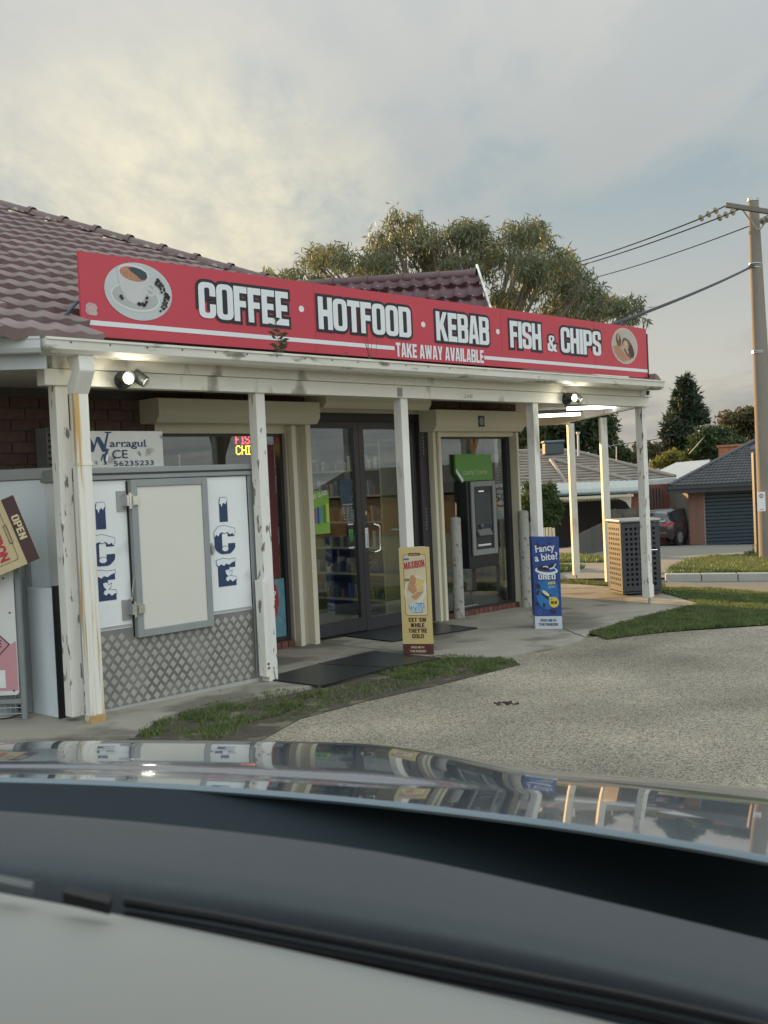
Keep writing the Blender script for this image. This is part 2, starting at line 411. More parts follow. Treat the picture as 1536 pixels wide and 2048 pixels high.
def grass(name, poly, n, h, mat, label, w=.006, lift=0, patchy=0):
    poly = [tuple(p[:2]) for p in poly]; xs = [p[0] for p in poly]; ys = [p[1] for p in poly]; X = []; Y = []
    while sum(map(len, X)) < n:
        x = RNG.uniform(min(xs), max(xs), n); y = RNG.uniform(min(ys), max(ys), n); k = inpoly(x, y, poly); X.append(x[k]); Y.append(y[k])
    x = np.concatenate(X)[:n]; y = np.concatenate(Y)[:n]
    z = np.array([T(a, b) for a, b in zip(x, y)])+lift
    clump = .5+.3*np.sin(x*7.3+np.sin(y*5.1)*2)*np.sin(y*8.7+np.sin(x*4.3)*2)+.2*np.sin(x*23+2*np.sin(y*17))*np.sin(y*21+2*np.sin(x*13))
    if patchy:
        k = RNG.random(n) < np.clip((clump-patchy)*4, .04, 1); x, y, z, clump = x[k], y[k], z[k], clump[k]; n = len(x)
    hh = h*RNG.uniform(.5, 1.15, n)*(.7+.5*clump); a = RNG.uniform(0, 2*np.pi, n); lean = RNG.uniform(.1, .8, n)*hh; b = RNG.uniform(0, 2*np.pi, n)
    dx, dy = np.cos(a)*w, np.sin(a)*w
    V = np.empty((n, 3, 3)); V[:, 0] = np.stack([x-dx, y-dy, z], 1); V[:, 1] = np.stack([x+dx, y+dy, z], 1)
    V[:, 2] = np.stack([x+np.cos(b)*lean, y+np.sin(b)*lean, z+hh], 1)
    o = npmesh(name, V.reshape(-1, 3), np.arange(3*n).reshape(-1, 3), mat); tag(o, label, 'grass', kind='stuff'); return o

# ------------------------------------------------------------------ materials
white = M('weathered_white_paint', (.76, .745, .69), .55, var=.07, scale=9, bump=.15, bscale=40, dirt=(.40, .38, .31), dscale=4, dlo=.56, dhi=.72, stretch=(1, 1, .35))
beamw = M('cream_white_beam_paint', (.76, .74, .66), .5, var=.06, scale=5, bump=.12, bscale=50, dirt=(.34, .32, .27), dscale=5, dlo=.60, dhi=.74, stretch=(1, 1, .5))
peel = M('peeling_white_paint', (.74, .725, .67), .6, var=.08, scale=12, bump=.5, bscale=60, dirt=(.20, .18, .14), dscale=26, dlo=.60, dhi=.66, stretch=(1, 1, .3))
gutterm = M('stained_gutter_metal', (.70, .68, .61), .4, var=.10, scale=7, dirt=(.20, .19, .15), dscale=6, dlo=.57, dhi=.70, stretch=(.6, 1, 2.2))
cream = M('cream_aluminium', (.70, .65, .50), .42, var=.04, scale=3, bump=.04)
creamd = M('beige_channel', (.48, .42, .33), .5, var=.05)
redm = M('red_sign_print', (.52, .050, .075), .38, var=.06, scale=1.6)
pwhite = M('white_print', (.72, .74, .76), .4, var=.03); pblack = M('black_print', (.014, .014, .02), .4, var=0)
brickm = M('dark_clay_brick', (.13, .075, .062), .85, var=.30, scale=14, bump=.5, bscale=50, rnd=.28)
mortar = M('grey_mortar', (.11, .095, .085), .9, var=.2, bump=.4)
tilem = M('maroon_concrete_tile', (.21, .150, .145), .52, var=.20, scale=5, bump=.3, bscale=60, rnd=.14, dirt=(.20, .19, .17), dscale=7, dlo=.60, dhi=.70)
concrete = M('worn_concrete', (.31, .285, .235), .85, var=.22, scale=2.6, bump=.3, bscale=30, dirt=(.15, .135, .11), dscale=1.3, dlo=.48, dhi=.62, world_=True)
darkmetal = M('dark_aluminium', (.028, .030, .034), .35, var=.1); blackp = M('black_plastic', (.012, .012, .014), .35, var=0)
greymetal = M('grey_painted_metal', (.27, .29, .29), .45, var=.08); steel = M('galvanised_steel', (.38, .39, .39), .35, metal=.7, var=.12)
chrome = M('polished_steel', (.75, .75, .74), .15, metal=1, var=0)
glass = glassmat('window_glass', (.90, .94, .92))
freezw = M('white_freezer_panel', (.78, .80, .80), .35, var=.04, scale=3, dirt=(.42, .43, .42), dscale=2.2, dlo=.58, dhi=.75)
doorpan = M('beige_freezer_door', (.66, .64, .575), .5, var=.02); navy = M('navy_print', (.022, .045, .115), .5, var=.25, scale=40)
soil = M('damp_soil', (.060, .048, .034), .95, var=.4, scale=9, bump=.9, bscale=25, world_=True, dirt=(.15, .125, .09), dscale=5, dlo=.56, dhi=.66)
turf = M('turf_base', (.040, .062, .018), .95, var=.35, scale=8, bump=.6, bscale=40, world_=True)
blade = M('grass_blades', (.125, .165, .055), .55, var=.45, scale=5, world_=True, trans=.35)
asphalt = M('grey_asphalt', (.125, .12, .11), .9, var=.12, scale=3, bump=.3, bscale=60, world_=True)
paving = M('old_concrete_paving', (.19, .175, .145), .9, var=.15, scale=1.5, bump=.2, bscale=20, world_=True)
def aggregate():
    mt = bpy.data.materials.new('exposed_aggregate'); mt.use_nodes = True; N = mt.node_tree.nodes; L = mt.node_tree.links; b = N['Principled BSDF']; b.inputs['Roughness'].default_value = .8
    g = N.new('ShaderNodeNewGeometry'); v = N.new('ShaderNodeTexVoronoi'); v.inputs['Scale'].default_value = 115; L.new(g.outputs['Position'], v.inputs['Vector'])
    cr = N.new('ShaderNodeValToRGB'); e = cr.color_ramp.elements; e[0].color = (.13, .11, .085, 1); e[0].position = .0; e[1].color = (.64, .54, .41, 1); e[1].position = 1
    x = e.new(.35); x.color = (.34, .30, .235, 1); x = e.new(.62); x.color = (.52, .44, .335, 1); x = e.new(.82); x.color = (.40, .35, .28, 1)
    sp = N.new('ShaderNodeSeparateColor'); L.new(v.outputs['Color'], sp.inputs[0]); L.new(sp.outputs[0], cr.inputs[0])
    mr = N.new('ShaderNodeMapRange'); L.new(v.outputs['Distance'], mr.inputs[0]); mr.inputs[1].default_value = .35; mr.inputs[2].default_value = .8; mr.inputs[3].default_value = 1; mr.inputs[4].default_value = .45
    n2 = N.new('ShaderNodeTexNoise'); n2.inputs['Scale'].default_value = .7; n2.inputs['Detail'].default_value = 6; L.new(g.outputs['Position'], n2.inputs[0])
    m2 = N.new('ShaderNodeMapRange'); L.new(n2.outputs[0], m2.inputs[0]); m2.inputs[1].default_value = .3; m2.inputs[2].default_value = .7; m2.inputs[3].default_value = .55; m2.inputs[4].default_value = 1.22
    ml = N.new('ShaderNodeMath'); ml.operation = 'MULTIPLY'; L.new(mr.outputs[0], ml.inputs[0]); L.new(m2.outputs[0], ml.inputs[1])
    vm = N.new('ShaderNodeVectorMath'); vm.operation = 'SCALE'; L.new(cr.outputs[0], vm.inputs[0]); L.new(ml.outputs[0], vm.inputs['Scale']); L.new(vm.outputs[0], b.inputs['Base Color'])
    bp = N.new('ShaderNodeBump'); bp.inputs['Strength'].default_value = .8; bp.inputs['Distance'].default_value = .006; bp.invert = True; L.new(v.outputs['Distance'], bp.inputs['Height']); L.new(bp.outputs[0], b.inputs['Normal'])
    return mt
aggm = aggregate()

# ------------------------------------------------------------------ land
def land():
    def ax(a, b, lo, hi): return list(np.arange(lo, hi+.01, .5))
    xs = [-900, -300, -120, -60, -30, -15]+list(np.arange(-8, 14.1, .5))+[18, 24, 30, 36, 44, 60, 120, 300, 900]
    ys = [-900, -200, -60, -20, -8]+list(np.arange(0, 30.1, .5))+[33, 36, 40, 44, 48, 54, 60, 70, 90, 150, 300, 900]
    V = [(x, y, T(x, y)) for y in ys for x in xs]; nx = len(xs)
    Fc = [(j*nx+i, j*nx+i+1, (j+1)*nx+i+1, (j+1)*nx+i) for j in range(len(ys)-1) for i in range(nx-1)]
    o = npmesh('ground', V, Fc, M('dry_lawn_ground', (.15, .15, .09), .95, var=.4, scale=.7, bump=.5, bscale=20, world_=True), smooth=True); o['kind'] = 'structure'
land()
P = lambda *pts: [gp(*p) for p in pts]
dr = P((540, 1477), (600, 1441), (730, 1405), (880, 1371), (1040, 1333), (1020, 1316), (1160, 1282), (1200, 1274), (1300, 1270), (1400, 1263), (1536, 1254), (1640, 1250))
dr = [Vector((-9, 3.0, 0)), Vector((-2.2, 6.2, 0)), gp(480, 1500)]+dr+[Vector((9, 9.5, 0)), Vector((9, -6, 0)), Vector((-9, -6, 0))]
sheet('driveway', dr, aggm, .012, .5)
slab = P((330, 1441), (450, 1415), (640, 1377), (760, 1349), (880, 1322), (1010, 1321), (1090, 1306), (1160, 1290), (1180, 1270), (1290, 1238), (1397, 1212), (1325, 1192), (1222, 1178), (1120, 1170))
slab = [Vector((-6, 6.2, 0)), gp(0, 1490), gp(270, 1482)]+slab+[Vector((1.2, 16.6, 0)), Vector((-7, 16, 0))]
sheet('concrete_apron', slab, concrete, .03, .35, skirt=.08)
strip = P((250, 1487), (330, 1444), (640, 1380), (880, 1325), (1010, 1324), (1042, 1333), (880, 1374), (730, 1408), (600, 1444), (530, 1482), (470, 1505))
sheet('soil_strip', strip, soil, .016, .3)
g1 = P((275, 1471), (300, 1456), (430, 1412), (560, 1388), (655, 1382), (668, 1392), (660, 1404), (600, 1420), (560, 1437), (500, 1452), (470, 1475), (400, 1492), (300, 1492))
grass('grass_strip', g1, 9000, .032, blade, 'narrow strip of green grass in front of the ice freezer', .005, .016, .42)
g2 = P((760, 1352), (830, 1325), (900, 1317), (1000, 1322), (1040, 1332), (1010, 1343), (900, 1362), (840, 1368), (790, 1362))
grass('grass_tuft_patch', g2, 9000, .030, blade, 'small grass patch at the foot of the yellow ice cream sign', .005, .016, .36)
g0 = P((660, 1384), (760, 1362), (860, 1370), (740, 1400), (640, 1425), (560, 1450))
grass('sparse_weeds', g0, 700, .03, blade, 'sparse weeds on bare soil beside the driveway edge', .006, .016)
lawn = P((1178, 1271), (1290, 1239), (1396, 1213), (1330, 1190), (1325, 1180), (1420, 1181), (1536, 1192), (1640, 1203), (1640, 1250), (1536, 1253), (1400, 1262), (1300, 1271), (1215, 1283))
sheet('lawn_base', lawn, turf, .018, .3)
grass('corner_lawn', lawn, 62000, .042, blade, 'thick green lawn on the corner beside the perforated bin enclosure', .007, .018)
bk = P((1100, 1171), (1222, 1177), (1325, 1188), (1330, 1174), (1220, 1168), (1100, 1164))
grass('verandah_edge_grass', bk, 7000, .06, blade, 'thin sunlit line of grass along the far edge of the concrete apron', .008, .0)
jm = M('dark_joint', (.06, .055, .045), .95)
for px_ in (((470, 1300), (628, 1285), (790, 1303), (1010, 1325)), ((1060, 1232), (1170, 1275)), ((700, 1290), (930, 1262), (1180, 1245), (1340, 1226))):
    q = [gp(*p, .03) for p in px_]; mb = MB()
    for a, b in zip(q, q[1:]):
        n_ = (b-a).cross(Vector((0, 0, 1))).normalized()*.005; L0 = Vector((0, 0, .0335)); a2 = Vector((a.x, a.y, T(a.x, a.y))); b2 = Vector((b.x, b.y, T(b.x, b.y)))
        mb.quad(a2-n_+L0, b2-n_+L0, b2+n_+L0, a2+n_+L0)
    o = mb.build('pavement_joint', jm); o['kind'] = 'structure'
lm = M('dry_leaf_litter', (.16, .11, .06), .8, var=.4, scale=30, world_=True); mb = MB()
for k in range(170):
    x_ = random.uniform(250, 1500); y_ = random.uniform(1285, 1520) if k < 60 else random.uniform(1320, 1460); p = gp(x_, y_, .02) if k < 60 else gp(random.uniform(300, 900), y_, .02); p.z += .035; a = random.uniform(0, 6.28); d = Vector((math.cos(a), math.sin(a), random.uniform(-.2, .3)))*.014; e = Vector((-math.sin(a), math.cos(a), random.uniform(-.2, .3)))*.006
    mb.quad(p-d, p+e, p+d, p-e)
o = mb.build('leaf_litter', lm); tag(o, 'scattered dry leaf litter on the driveway and soil strip', 'leaves', kind='stuff')
dq0 = gp(1015, 1408, .012); dt_ = thing('crumpled_debris', 'small dark crumpled scrap lying on the gravelly driveway', 'scrap', dq0); mb = MB()
for k in range(9): a_ = random.uniform(0, 6.28); c_ = Vector((random.uniform(-.07, .07), random.uniform(-.05, .05), .012)); mb.obox(c_, Vector((math.cos(a_), math.sin(a_), .3))*.022, Vector((-math.sin(a_), math.cos(a_), .1))*.010, Vector((0, 0, .006)))
o = mb.build('scrap', M('dark_scrap', (.05, .035, .03), .8), dt_); o['kind'] = 'stuff'
# road beyond the crest, falling away
def sx(s, x): return (x, s-.85*(x-3))
road = [sx(17.2, -6), sx(17.2, 22), sx(24.6, 22), sx(24.6, -6)]
sheet('road', road, asphalt, .03, .6)
def band(name, px, mat, lift, res=.6): return sheet(name, P(*px), mat, lift, res)
band('shared_driveway', [(1060, 1165), (1340, 1160), (1345, 1136), (1420, 1118), (1536, 1112), (1620, 1106), (1620, 1085), (1400, 1084), (1280, 1066), (1120, 1100), (1060, 1112)], paving, .05, 1.2)
v1 = P((1334, 1160), (1536, 1158), (1660, 1157), (1660, 1116), (1536, 1119), (1420, 1123), (1375, 1131), (1345, 1145))
sheet('verge_base', v1, turf, .09, .6)
grass('verge_grass', v1, 40000, .11, blade, 'bright grass verge between the far kerb and the brick garage', .02, .09)
v2 = P((1060, 1130), (1213, 1129), (1210, 1118), (1060, 1112)); grass('verge_grass', v2, 6000, .13, blade, 'short strip of grass verge seen between the lit verandah posts', .025, .04)
v3 = P((1060, 1156), (1150, 1147), (1168, 1141), (1060, 1138)); grass('verge_grass', v3, 5000, .13, blade, 'grass verge corner left of the orange lit post', .025, .04)
kerbm = M('pale_kerb_concrete', (.36, .345, .31), .85, var=.1, world_=True, bump=.2)
kb = thing('kerb', 'pale concrete kerb along the far grass verge', 'kerb')
ka, kc = gp(1332, 1166), gp(1700, 1163)
kd = (kc-ka); nseg = 5
for i in range(nseg):
    a = ka+kd*(i/nseg); b = ka+kd*((i+1)/nseg-.004); a.z = T(a.x, a.y); b.z = T(b.x, b.y); n = Vector((-kd.y, kd.x, 0)).normalized()*.17
    mb = MB(); h = Vector((0, 0, .17)); c = [a, b, b+n, a+n]; mb.add([p for p in c]+[p+h for p in c], [(3,2,1,0),(4,5,6,7),(0,1,5,4),(1,2,6,5),(2,3,7,6),(3,0,4,7)])
    mb.build('kerb_stone', kerbm, kb, bevel=.02)

# ------------------------------------------------------------------ the shop (local axes: along the front, into the shop, up)
shop = thing('shop_building', 'single storey brick takeaway shop with maroon tiled roof and white timber verandah', 'shop', P1, FROT)
WD = Vector((math.sin(R(-7)), math.cos(R(-7)), 0)); WL = Vector((WD.dot(UD), WD.dot(VD), 0)); WN = Vector((WL.y, -WL.x, 0))
def tl(x, y, z=0):                              # world to shop axes
    q = Vector((x, y, 0))-Vector((P1.x, P1.y, 0)); return Vector((q.dot(UD), q.dot(VD), z))
VW = 1.27
# posts: square timber
pos = {}
pu = [fac(118+12, 775, 0)[0], fac(516, 792, 0)[0], fac(804, 800, 0)[0], fac(1067, 811, 0)[0], fac(1284, 820, 0)[0]]
pu[0] = -.115
for i, u in enumerate(pu):
    w = .045; z0 = (0.03, .0, .0, .0, .07)[i]+T(*(W(u, 0).xy))
    mb = MB().box((u-w, -w+.02, z0+.03), (u+w, w+.02, 2.23)); o = mb.build('verandah_post', white if i not in (0, 1, 4) else peel, shop, bevel=.004)
    if i == 1: o['label'] = 'post with cracked peeling paint and a plank strapped to its lower half'
    if i == 4: o['label'] = 'corner post with flaking paint standing on a steel pin'
u1 = pu[1]
MB().box((u1-.085, -.045, .06), (u1-.047, .045, .80)).build('post_splint', peel, shop, bevel=.004)
MB().cyl((u1-.066, -.05, .16), (u1-.066, -.03, .16), .010, n=8).cyl((u1-.066, -.055, .13), (u1-.066, -.03, .13), .008, n=8).build('splint_bolt', M('rusty_bolt', (.12, .05, .03), .7), shop)
MB().cyl((u1+.0, 0, -.02), (u1+.0, 0, .05), .014, n=8).build('post_pin', steel, shop)
u4 = pu[4]; MB().cyl((u4, 0, -.09), (u4, 0, .05), .014, n=8).build('post_pin', steel, shop)
mb = MB().box((u4-.048, -.032, .05), (u4+.052, -.027, .19)).build('post_bracket', white, shop)
PB = tl(2.98, 14.75); PC = tl(2.76, 16.0)
for q in (PB, PC):
    zb = T(*(P1+UD*q.x+VD*q.y).xy)
    mb = MB(); mb.obox((q.x, q.y, (2.23+zb+.1)/2), WN*.045, WL*.045, Vector((0, 0, (2.23-zb-.1)/2))); mb.build('verandah_post', white, shop, bevel=.004)
    MB().cyl((q.x, q.y, zb-.02), (q.x, q.y, zb+.12), .013, n=8).build('post_pin', steel, shop)
C4 = Vector((u4, 0, 0))
# front beam, fascia board, gutter
MB().box((-.245, -.05, 2.225), (u4+.07, .05, 2.332)).build('front_beam', beamw, shop, bevel=.004)
MB().box((-.20, -.075, 2.334), (u4+.12, .03, 2.43)).build('fascia_board', beamw, shop, bevel=.003)
def gutter(a, b, n_out, name='gutter', mat=gutterm):
    prof = [(0.02, 2.40), (.10, 2.395), (.155, 2.40), (.185, 2.425), (.19, 2.475), (.20, 2.48), (.20, 2.495), (.18, 2.497), (.175, 2.485), (.02, 2.485)]
    mb = MB(); L0 = [a+n_out*p+Vector((0, 0, z)) for p, z in prof]; L1 = [b+n_out*p+Vector((0, 0, z)) for p, z in prof]; n = len(prof)
    mb.add(L0+L1, [(i, (i+1) % n, (i+1) % n+n, i+n) for i in range(n)]+[tuple(reversed(range(n))), tuple(range(n, 2*n))])
    return mb.build(name, mat, shop)
G0, G1 = Vector((-.30, -.12, 0)), Vector((u4+.06, -.12, 0))
gutter(Vector((-.37, -.12, 0)), Vector((u4-.02, -.12, 0)), Vector((0, -1, 0)))
for k in range(26):
    u = -.2+k*.285
    if k % 1 == 0: MB().cyl((u, -.313, 2.468), (u, -.300, 2.468), .006, n=6).build('gutter_rivet', darkmetal, shop) if k < 14 else None
MB().cyl((-.37, -.20, 2.45), (-.35, -.20, 2.45), .0, .0, n=3)
# left return of gutter and board (runs towards azimuth 263)
LD = Vector((math.sin(R(262)), math.cos(R(262)), 0)); LL = Vector((LD.dot(UD), LD.dot(VD), 0)); LN = Vector((-LL.y, LL.x, 0))
if LN.dot(Vector((-.7, -.7, 0))) < 0: LN = -LN
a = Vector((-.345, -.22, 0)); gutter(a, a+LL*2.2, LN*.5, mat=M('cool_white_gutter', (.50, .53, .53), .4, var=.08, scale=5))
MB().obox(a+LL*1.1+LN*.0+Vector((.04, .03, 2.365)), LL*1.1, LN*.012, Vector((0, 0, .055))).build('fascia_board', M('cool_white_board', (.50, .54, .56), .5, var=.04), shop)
# side return
b = C4+WN*.06
MB().obox(C4+WL*1.75+Vector((0, 0, 2.279)), WL*1.70, WN*.045, Vector((0, 0, .053))).build('side_beam', beamw, shop)
MB().obox(C4+WL*1.80+WN*.06+Vector((0, 0, 2.381)), WL*1.75, WN*.012, Vector((0, 0, .048))).build('fascia_board', beamw, shop)
gutter(C4+WN*.0+WL*.1, C4+WL*3.6, WN*.85)
e0 = PC+Vector((0, 0, 0)); e1 = Vector((6.65, VW, 0))+WL*3.3
dd = (e1-e0); MB().obox((e0+e1)/2+Vector((0, 0, 2.279)), dd/2, dd.cross(Vector((0, 0, 1))).normalized()*.045, Vector((0, 0, .053))).build('end_beam', beamw, shop)
# verandah ceiling
cz = 2.345
e2 = PC+WL*.25
mb = MB(); lp = [(-2.2, -.0), (u4-.02, 0), tuple(e2.xy), tuple((Vector((6.6, VW, 0))+WL*3.35).xy), (6.6, VW+.1), (-2.2, VW+.1)]
mb.prism([(x, y, 0) for x, y in lp], (0, 0, cz), (0, 0, .03)); mb.build('verandah_ceiling', M('ceiling_lining', (.50, .48, .42), .6, var=.06), shop)
# downpipe
wd1 = M('rust_streaked_downpipe', (.76, .74, .67), .4, var=.05, scale=5, dirt=(.55, .34, .12), dscale=4.2, dlo=.535, dhi=.66, stretch=(7, 7, .28))
dp = MB(); x0, y0 = -.068, -.15
dp.box((x0-.052, y0-.035, .07), (x0+.052, y0+.035, 2.18)); pipe = dp.build('downpipe', wd1, shop, bevel=.008)
MB().box((x0-.056, y0-.040, .0), (x0+.056, y0+.040, .085)).build('pipe_shoe', M('rusty_shoe', (.45, .30, .13), .6, var=.3, scale=20, dirt=(.55, .50, .40), dscale=12), pipe, bevel=.006)
MB().box((x0-.055, y0-.038, 1.70), (x0+.055, y0+.038, 1.72)).build('pipe_clip', wd1, pipe)
mb = MB(); prof = [(-.10, 2.39), (-.30, 2.39), (-.31, 2.31), (-.235, 2.20), (-.11, 2.16), (-.11, 2.235), (-.17, 2.27), (-.10, 2.32)]
prof = [(-.115, 2.40), (-.265, 2.40), (-.275, 2.30), (-.185, 2.16), (-.105, 2.16), (-.105, 2.22), (-.17, 2.30)]
mb.prism([(x0-.056, p, z) for p, z in prof], (0, 0, 0), (.112, 0, 0)); mb.build('pipe_offset', white, pipe, bevel=.006)
MB().box((-.03, .09, .10), (.06, .11, .24)).build('tap_plate', pwhite, shop)
MB().cyl((.015, .09, .18), (.015, .04, .19), .014, n=8).cyl((.015, .045, .215), (.015, .045, .15), .01, n=8).build('garden_tap', darkmetal, shop)
# security lights, camera, bolts on the beam are things of their own (below)
# ---- walls
BW, BH, ML = .232, .076, .010
bk_me = MB().box((0, -.012, 0), (BW, .05, BH)).build('brick', brickm, shop, bevel=0)
first_brick = [bk_me]
def bricks(parent, o, ex, length, z0, z1, holes=(), base=bk_me):
    o = Vector(o); ex = Vector(ex).normalized(); ang = math.atan2(ex.y, ex.x); r = 0; z = z0
    while z+BH <= z1+.001:
        x = -(.5*(BW+ML) if r % 2 else 0)
        while x < length:
            a, b_ = max(x, 0), min(x+BW, length)
            if b_-a > .03 and not any(hx0-.02 < (a+b_)/2 < hx1+.02 and hz0 < z+BH/2 < hz1 for hx0, hx1, hz0, hz1 in holes):
                p = o+ex*a+Vector((0, 0, z)); sx_ = (b_-a)/BW
                if first_brick: c = first_brick.pop(); c.location = p; c.rotation_euler = (0, 0, ang); c.scale = (sx_, 1, 1)
                else: c = inst(base, parent, p, 'brick', (0, 0, ang), (sx_, 1, 1))
                c.location += Vector((-ex.y, ex.x, 0))*random.uniform(-.002, .002)
            x += BW+ML
        z += BH+ML; r += 1
MB().box((-2.4, VW+.004, -.05), (1.50, VW+.22, 2.6)).build('front_wall', mortar, shop)
bricks(shop, (-1.0, VW, 0), (1, 0, 0), 2.50, 1.505, 2.34)
MB().box((1.50, VW+.004, 2.27), (6.6, VW+.22, 2.6)).build('wall_above_windows', mortar, shop)
bricks(shop, (1.52, VW, 0), (1, 0, 0), 1.75, 2.277, 2.36); bricks(shop, (5.06, VW, 0), (1, 0, 0), 1.5, 2.277, 2.36)
redbrick = M('red_sill_brick', (.16, .062, .048), .85, var=.3, scale=16, bump=.5, rnd=.25)
sb = MB().box((0, -.012, 0), (.076, .10, .085)).build('brick', redbrick, shop); sb.location = (5.10, VW-.03, -.045)
for k in range(1, 17): inst(sb, shop, (5.10+k*.086, VW-.03, -.045-.0006*k*.5), 'brick')
for k in range(16): inst(sb, shop, (1.56+k*.086, VW-.03, -.015), 'brick')
MB().box((5.08, VW-.005, -.09), (6.55, VW+.1, .03)).build('sill_mortar', mortar, shop); MB().box((1.50, VW-.005, -.06), (2.95, VW+.1, .065)).build('sill_mortar', mortar, shop)
MB().box((1.5, VW+.0, 2.0), (2.98, VW+.05, 2.09)).build('window_head', cream, shop)
# ---- shutter boxes
def shutter_box(u0, u1_, z0, z1, v0, label=None):
    c = .055; prof = [(VW, z0), (v0+c*.8, z0), (v0, z0+c), (v0, z1), (v0+.01, z1+.006), (VW, z1+.006)]
    mb = MB(); mb.prism([(u0, p, z) for p, z in prof], (0, 0, 0), (u1_-u0, 0, 0)); o = mb.build('roller_shutter_box', cream, shop, label=label)
    return o
shutter_box(1.36, 3.16, 2.075, 2.268, .99); shutter_box(3.22, 4.72, 2.225, 2.338, .96)
sb3 = shutter_box(4.86, 6.42, 2.015, 2.235, 1.02)
st = Frame((5.56, 1.02, 2.06)); decal('box_sticker', [[rect(0, 0, .11, .12)]], navy, sb3, st, .003); decal('sticker_mark', [[ell(.055, .06, .038, .045)]], M('grey_print', (.3, .32, .36), .5), sb3, st, .005)
# ---- guides and channels
def post_box(name, u0, u1_, v0, v1, z0, z1, mat, label=None): return MB().box((u0, v0, z0), (u1_, v1, z1)).build(name, mat, shop, label=label)
post_box('shutter_guide', 2.965, 3.015, 1.18, 1.29, .0, 2.07, cream); post_box('shutter_guide', 3.115, 3.175, 1.15, 1.29, 0, 2.22, cream)
post_box('channel_cover', 3.015, 3.115, 1.225, 1.30, 0, 2.07, creamd); post_box('shutter_guide', 2.935, 2.957, 1.24, 1.30, .05, 2.0, creamd)
post_box('shutter_guide', 4.99, 5.035, 1.19, 1.28, -.02, 2.225, cream); post_box('shutter_guide', 5.045, 5.085, 1.16, 1.28, -.03, 2.02, cream)
post_box('shutter_guide', 6.455, 6.49, 1.17, 1.29, -.05, 2.01, cream); post_box('wall_trim', 6.495, 6.56, 1.22, 1.40, -.05, 2.25, M('brown_trim', (.10, .065, .045), .6))
post_box('window_head', 5.085, 6.455, 1.22, 1.29, 1.965, 2.015, cream); post_box('window_head', 3.19, 4.98, 1.24, 1.36, 2.205, 2.226, creamd)
# ---- windows and doors
def window(u0, u1_, z0, z1, v, fw, mullions=(), mat=darkmetal):
    f = MB().box((u0, v-.03, z0), (u0+fw, v+.03, z1)).box((u1_-fw, v-.03, z0), (u1_, v+.03, z1)).box((u0+fw, v-.028, z0), (u1_-fw, v+.028, z0+fw)).box((u0+fw, v-.028, z1-fw*.7), (u1_-fw, v+.028, z1))
    for q in mullions: f.box((q-.02, v-.026, z0+fw), (q+.02, v+.026, z1-fw*.7))
    w = f.build('window', mat, shop)
    MB().box((u0+fw*.5, v-.003, z0+fw*.5), (u1_-fw*.5, v+.003, z1-fw*.4)).build('pane', glass, w); return w
window(1.53, 2.93, .075, 2.0, 1.31, .035, (2.66,))
aw = window(5.09, 6.45, .035, 1.965, 1.31, .03)
MB().box((6.385, 1.275, .06), (6.45, 1.345, 1.95)).build('dark_stile', darkmetal, aw)
dfm = M('dark_bronze_aluminium', (.045, .042, .046), .3, var=.08)
def door(u0, u1_, z0, z1, v, fw, kick, handle=0):
    d = MB().box((u0, v-.022, z0), (u0+fw, v+.022, z1)).box((u1_-fw, v-.022, z0), (u1_, v+.022, z1)).box((u0+fw, v-.021, z0), (u1_-fw, v+.021, z0+kick)).box((u0+fw, v-.021, z1-fw), (u1_-fw, v+.021, z1)).build('door', dfm, shop)
    MB().box((u0+fw*.5, v-.003, z0+kick*.5), (u1_-fw*.5, v+.003, z1-fw*.5)).build('pane', glass, d); return d
d1 = door(3.20, 3.975, .025, 2.12, 1.33, .065, .13); d2 = door(3.98, 4.84, .015, 2.12, 1.33, .072, .13)
MB().box((3.18, 1.30, 2.125), (4.86, 1.37, 2.205)).build('door_head', darkmetal, shop); MB().box((3.18, 1.28, -.03), (4.86, 1.40, .012)).build('door_sill', darkmetal, shop)
MB().box((4.845, 1.26, -.02), (4.985, 1.36, 2.205)).build('shutter_track', M('dark_purple_track', (.035, .028, .035), .4), shop)
for k in range(14): decal('track_slot', [[rect(0, 0, .014, .018)]], greymetal, shop, Frame((4.90, 1.26, .98+k*.035+(.55 if k > 6 else 0))), .002)
hb = MB().tube([(4.075, 1.30, 1.09), (4.075, 1.235, 1.09), (4.075, 1.222, 1.075), (4.075, 1.222, .815), (4.075, 1.235, .80), (4.075, 1.30, .80)], .011, 8)
for i, p in enumerate(hb.v): pass
hb = MB().tube([(4.06, 1.30, 1.085), (4.07, 1.235, 1.085), (4.115, 1.215, 1.07), (4.125, 1.212, 1.05), (4.125, 1.212, .84), (4.115, 1.215, .82), (4.07, 1.235, .805), (4.06, 1.30, .805)], .011, 8).build('door_handle', chrome, d2, smooth=True)
fr = Frame((4.0, 1.308, .80)); decal('pull_sign', [[rect(.01, .05, .055, .25)]], pwhite, d2, fr, .003)
txt(d2, Frame((4.0+.045, 1.308, 1.03), (0, 0, -1), (1, 0, 0)), 'A  CUSTOMER', 0, -.02, .03, pblack, width=.17, lift=.006)
decal('lock_plate', [[ell(.036, .40, .012, .025)]], chrome, d2, fr, .003)
decal('door_sticker', [[ell(0, 0, .20, .24), ell(.05, .06, .13, .17)]], M('faded_round_sticker', (.22, .25, .24), .6), d2, Frame((4.47, 1.326, .78)), .003, label='large pale C shaped sticker on the glass')
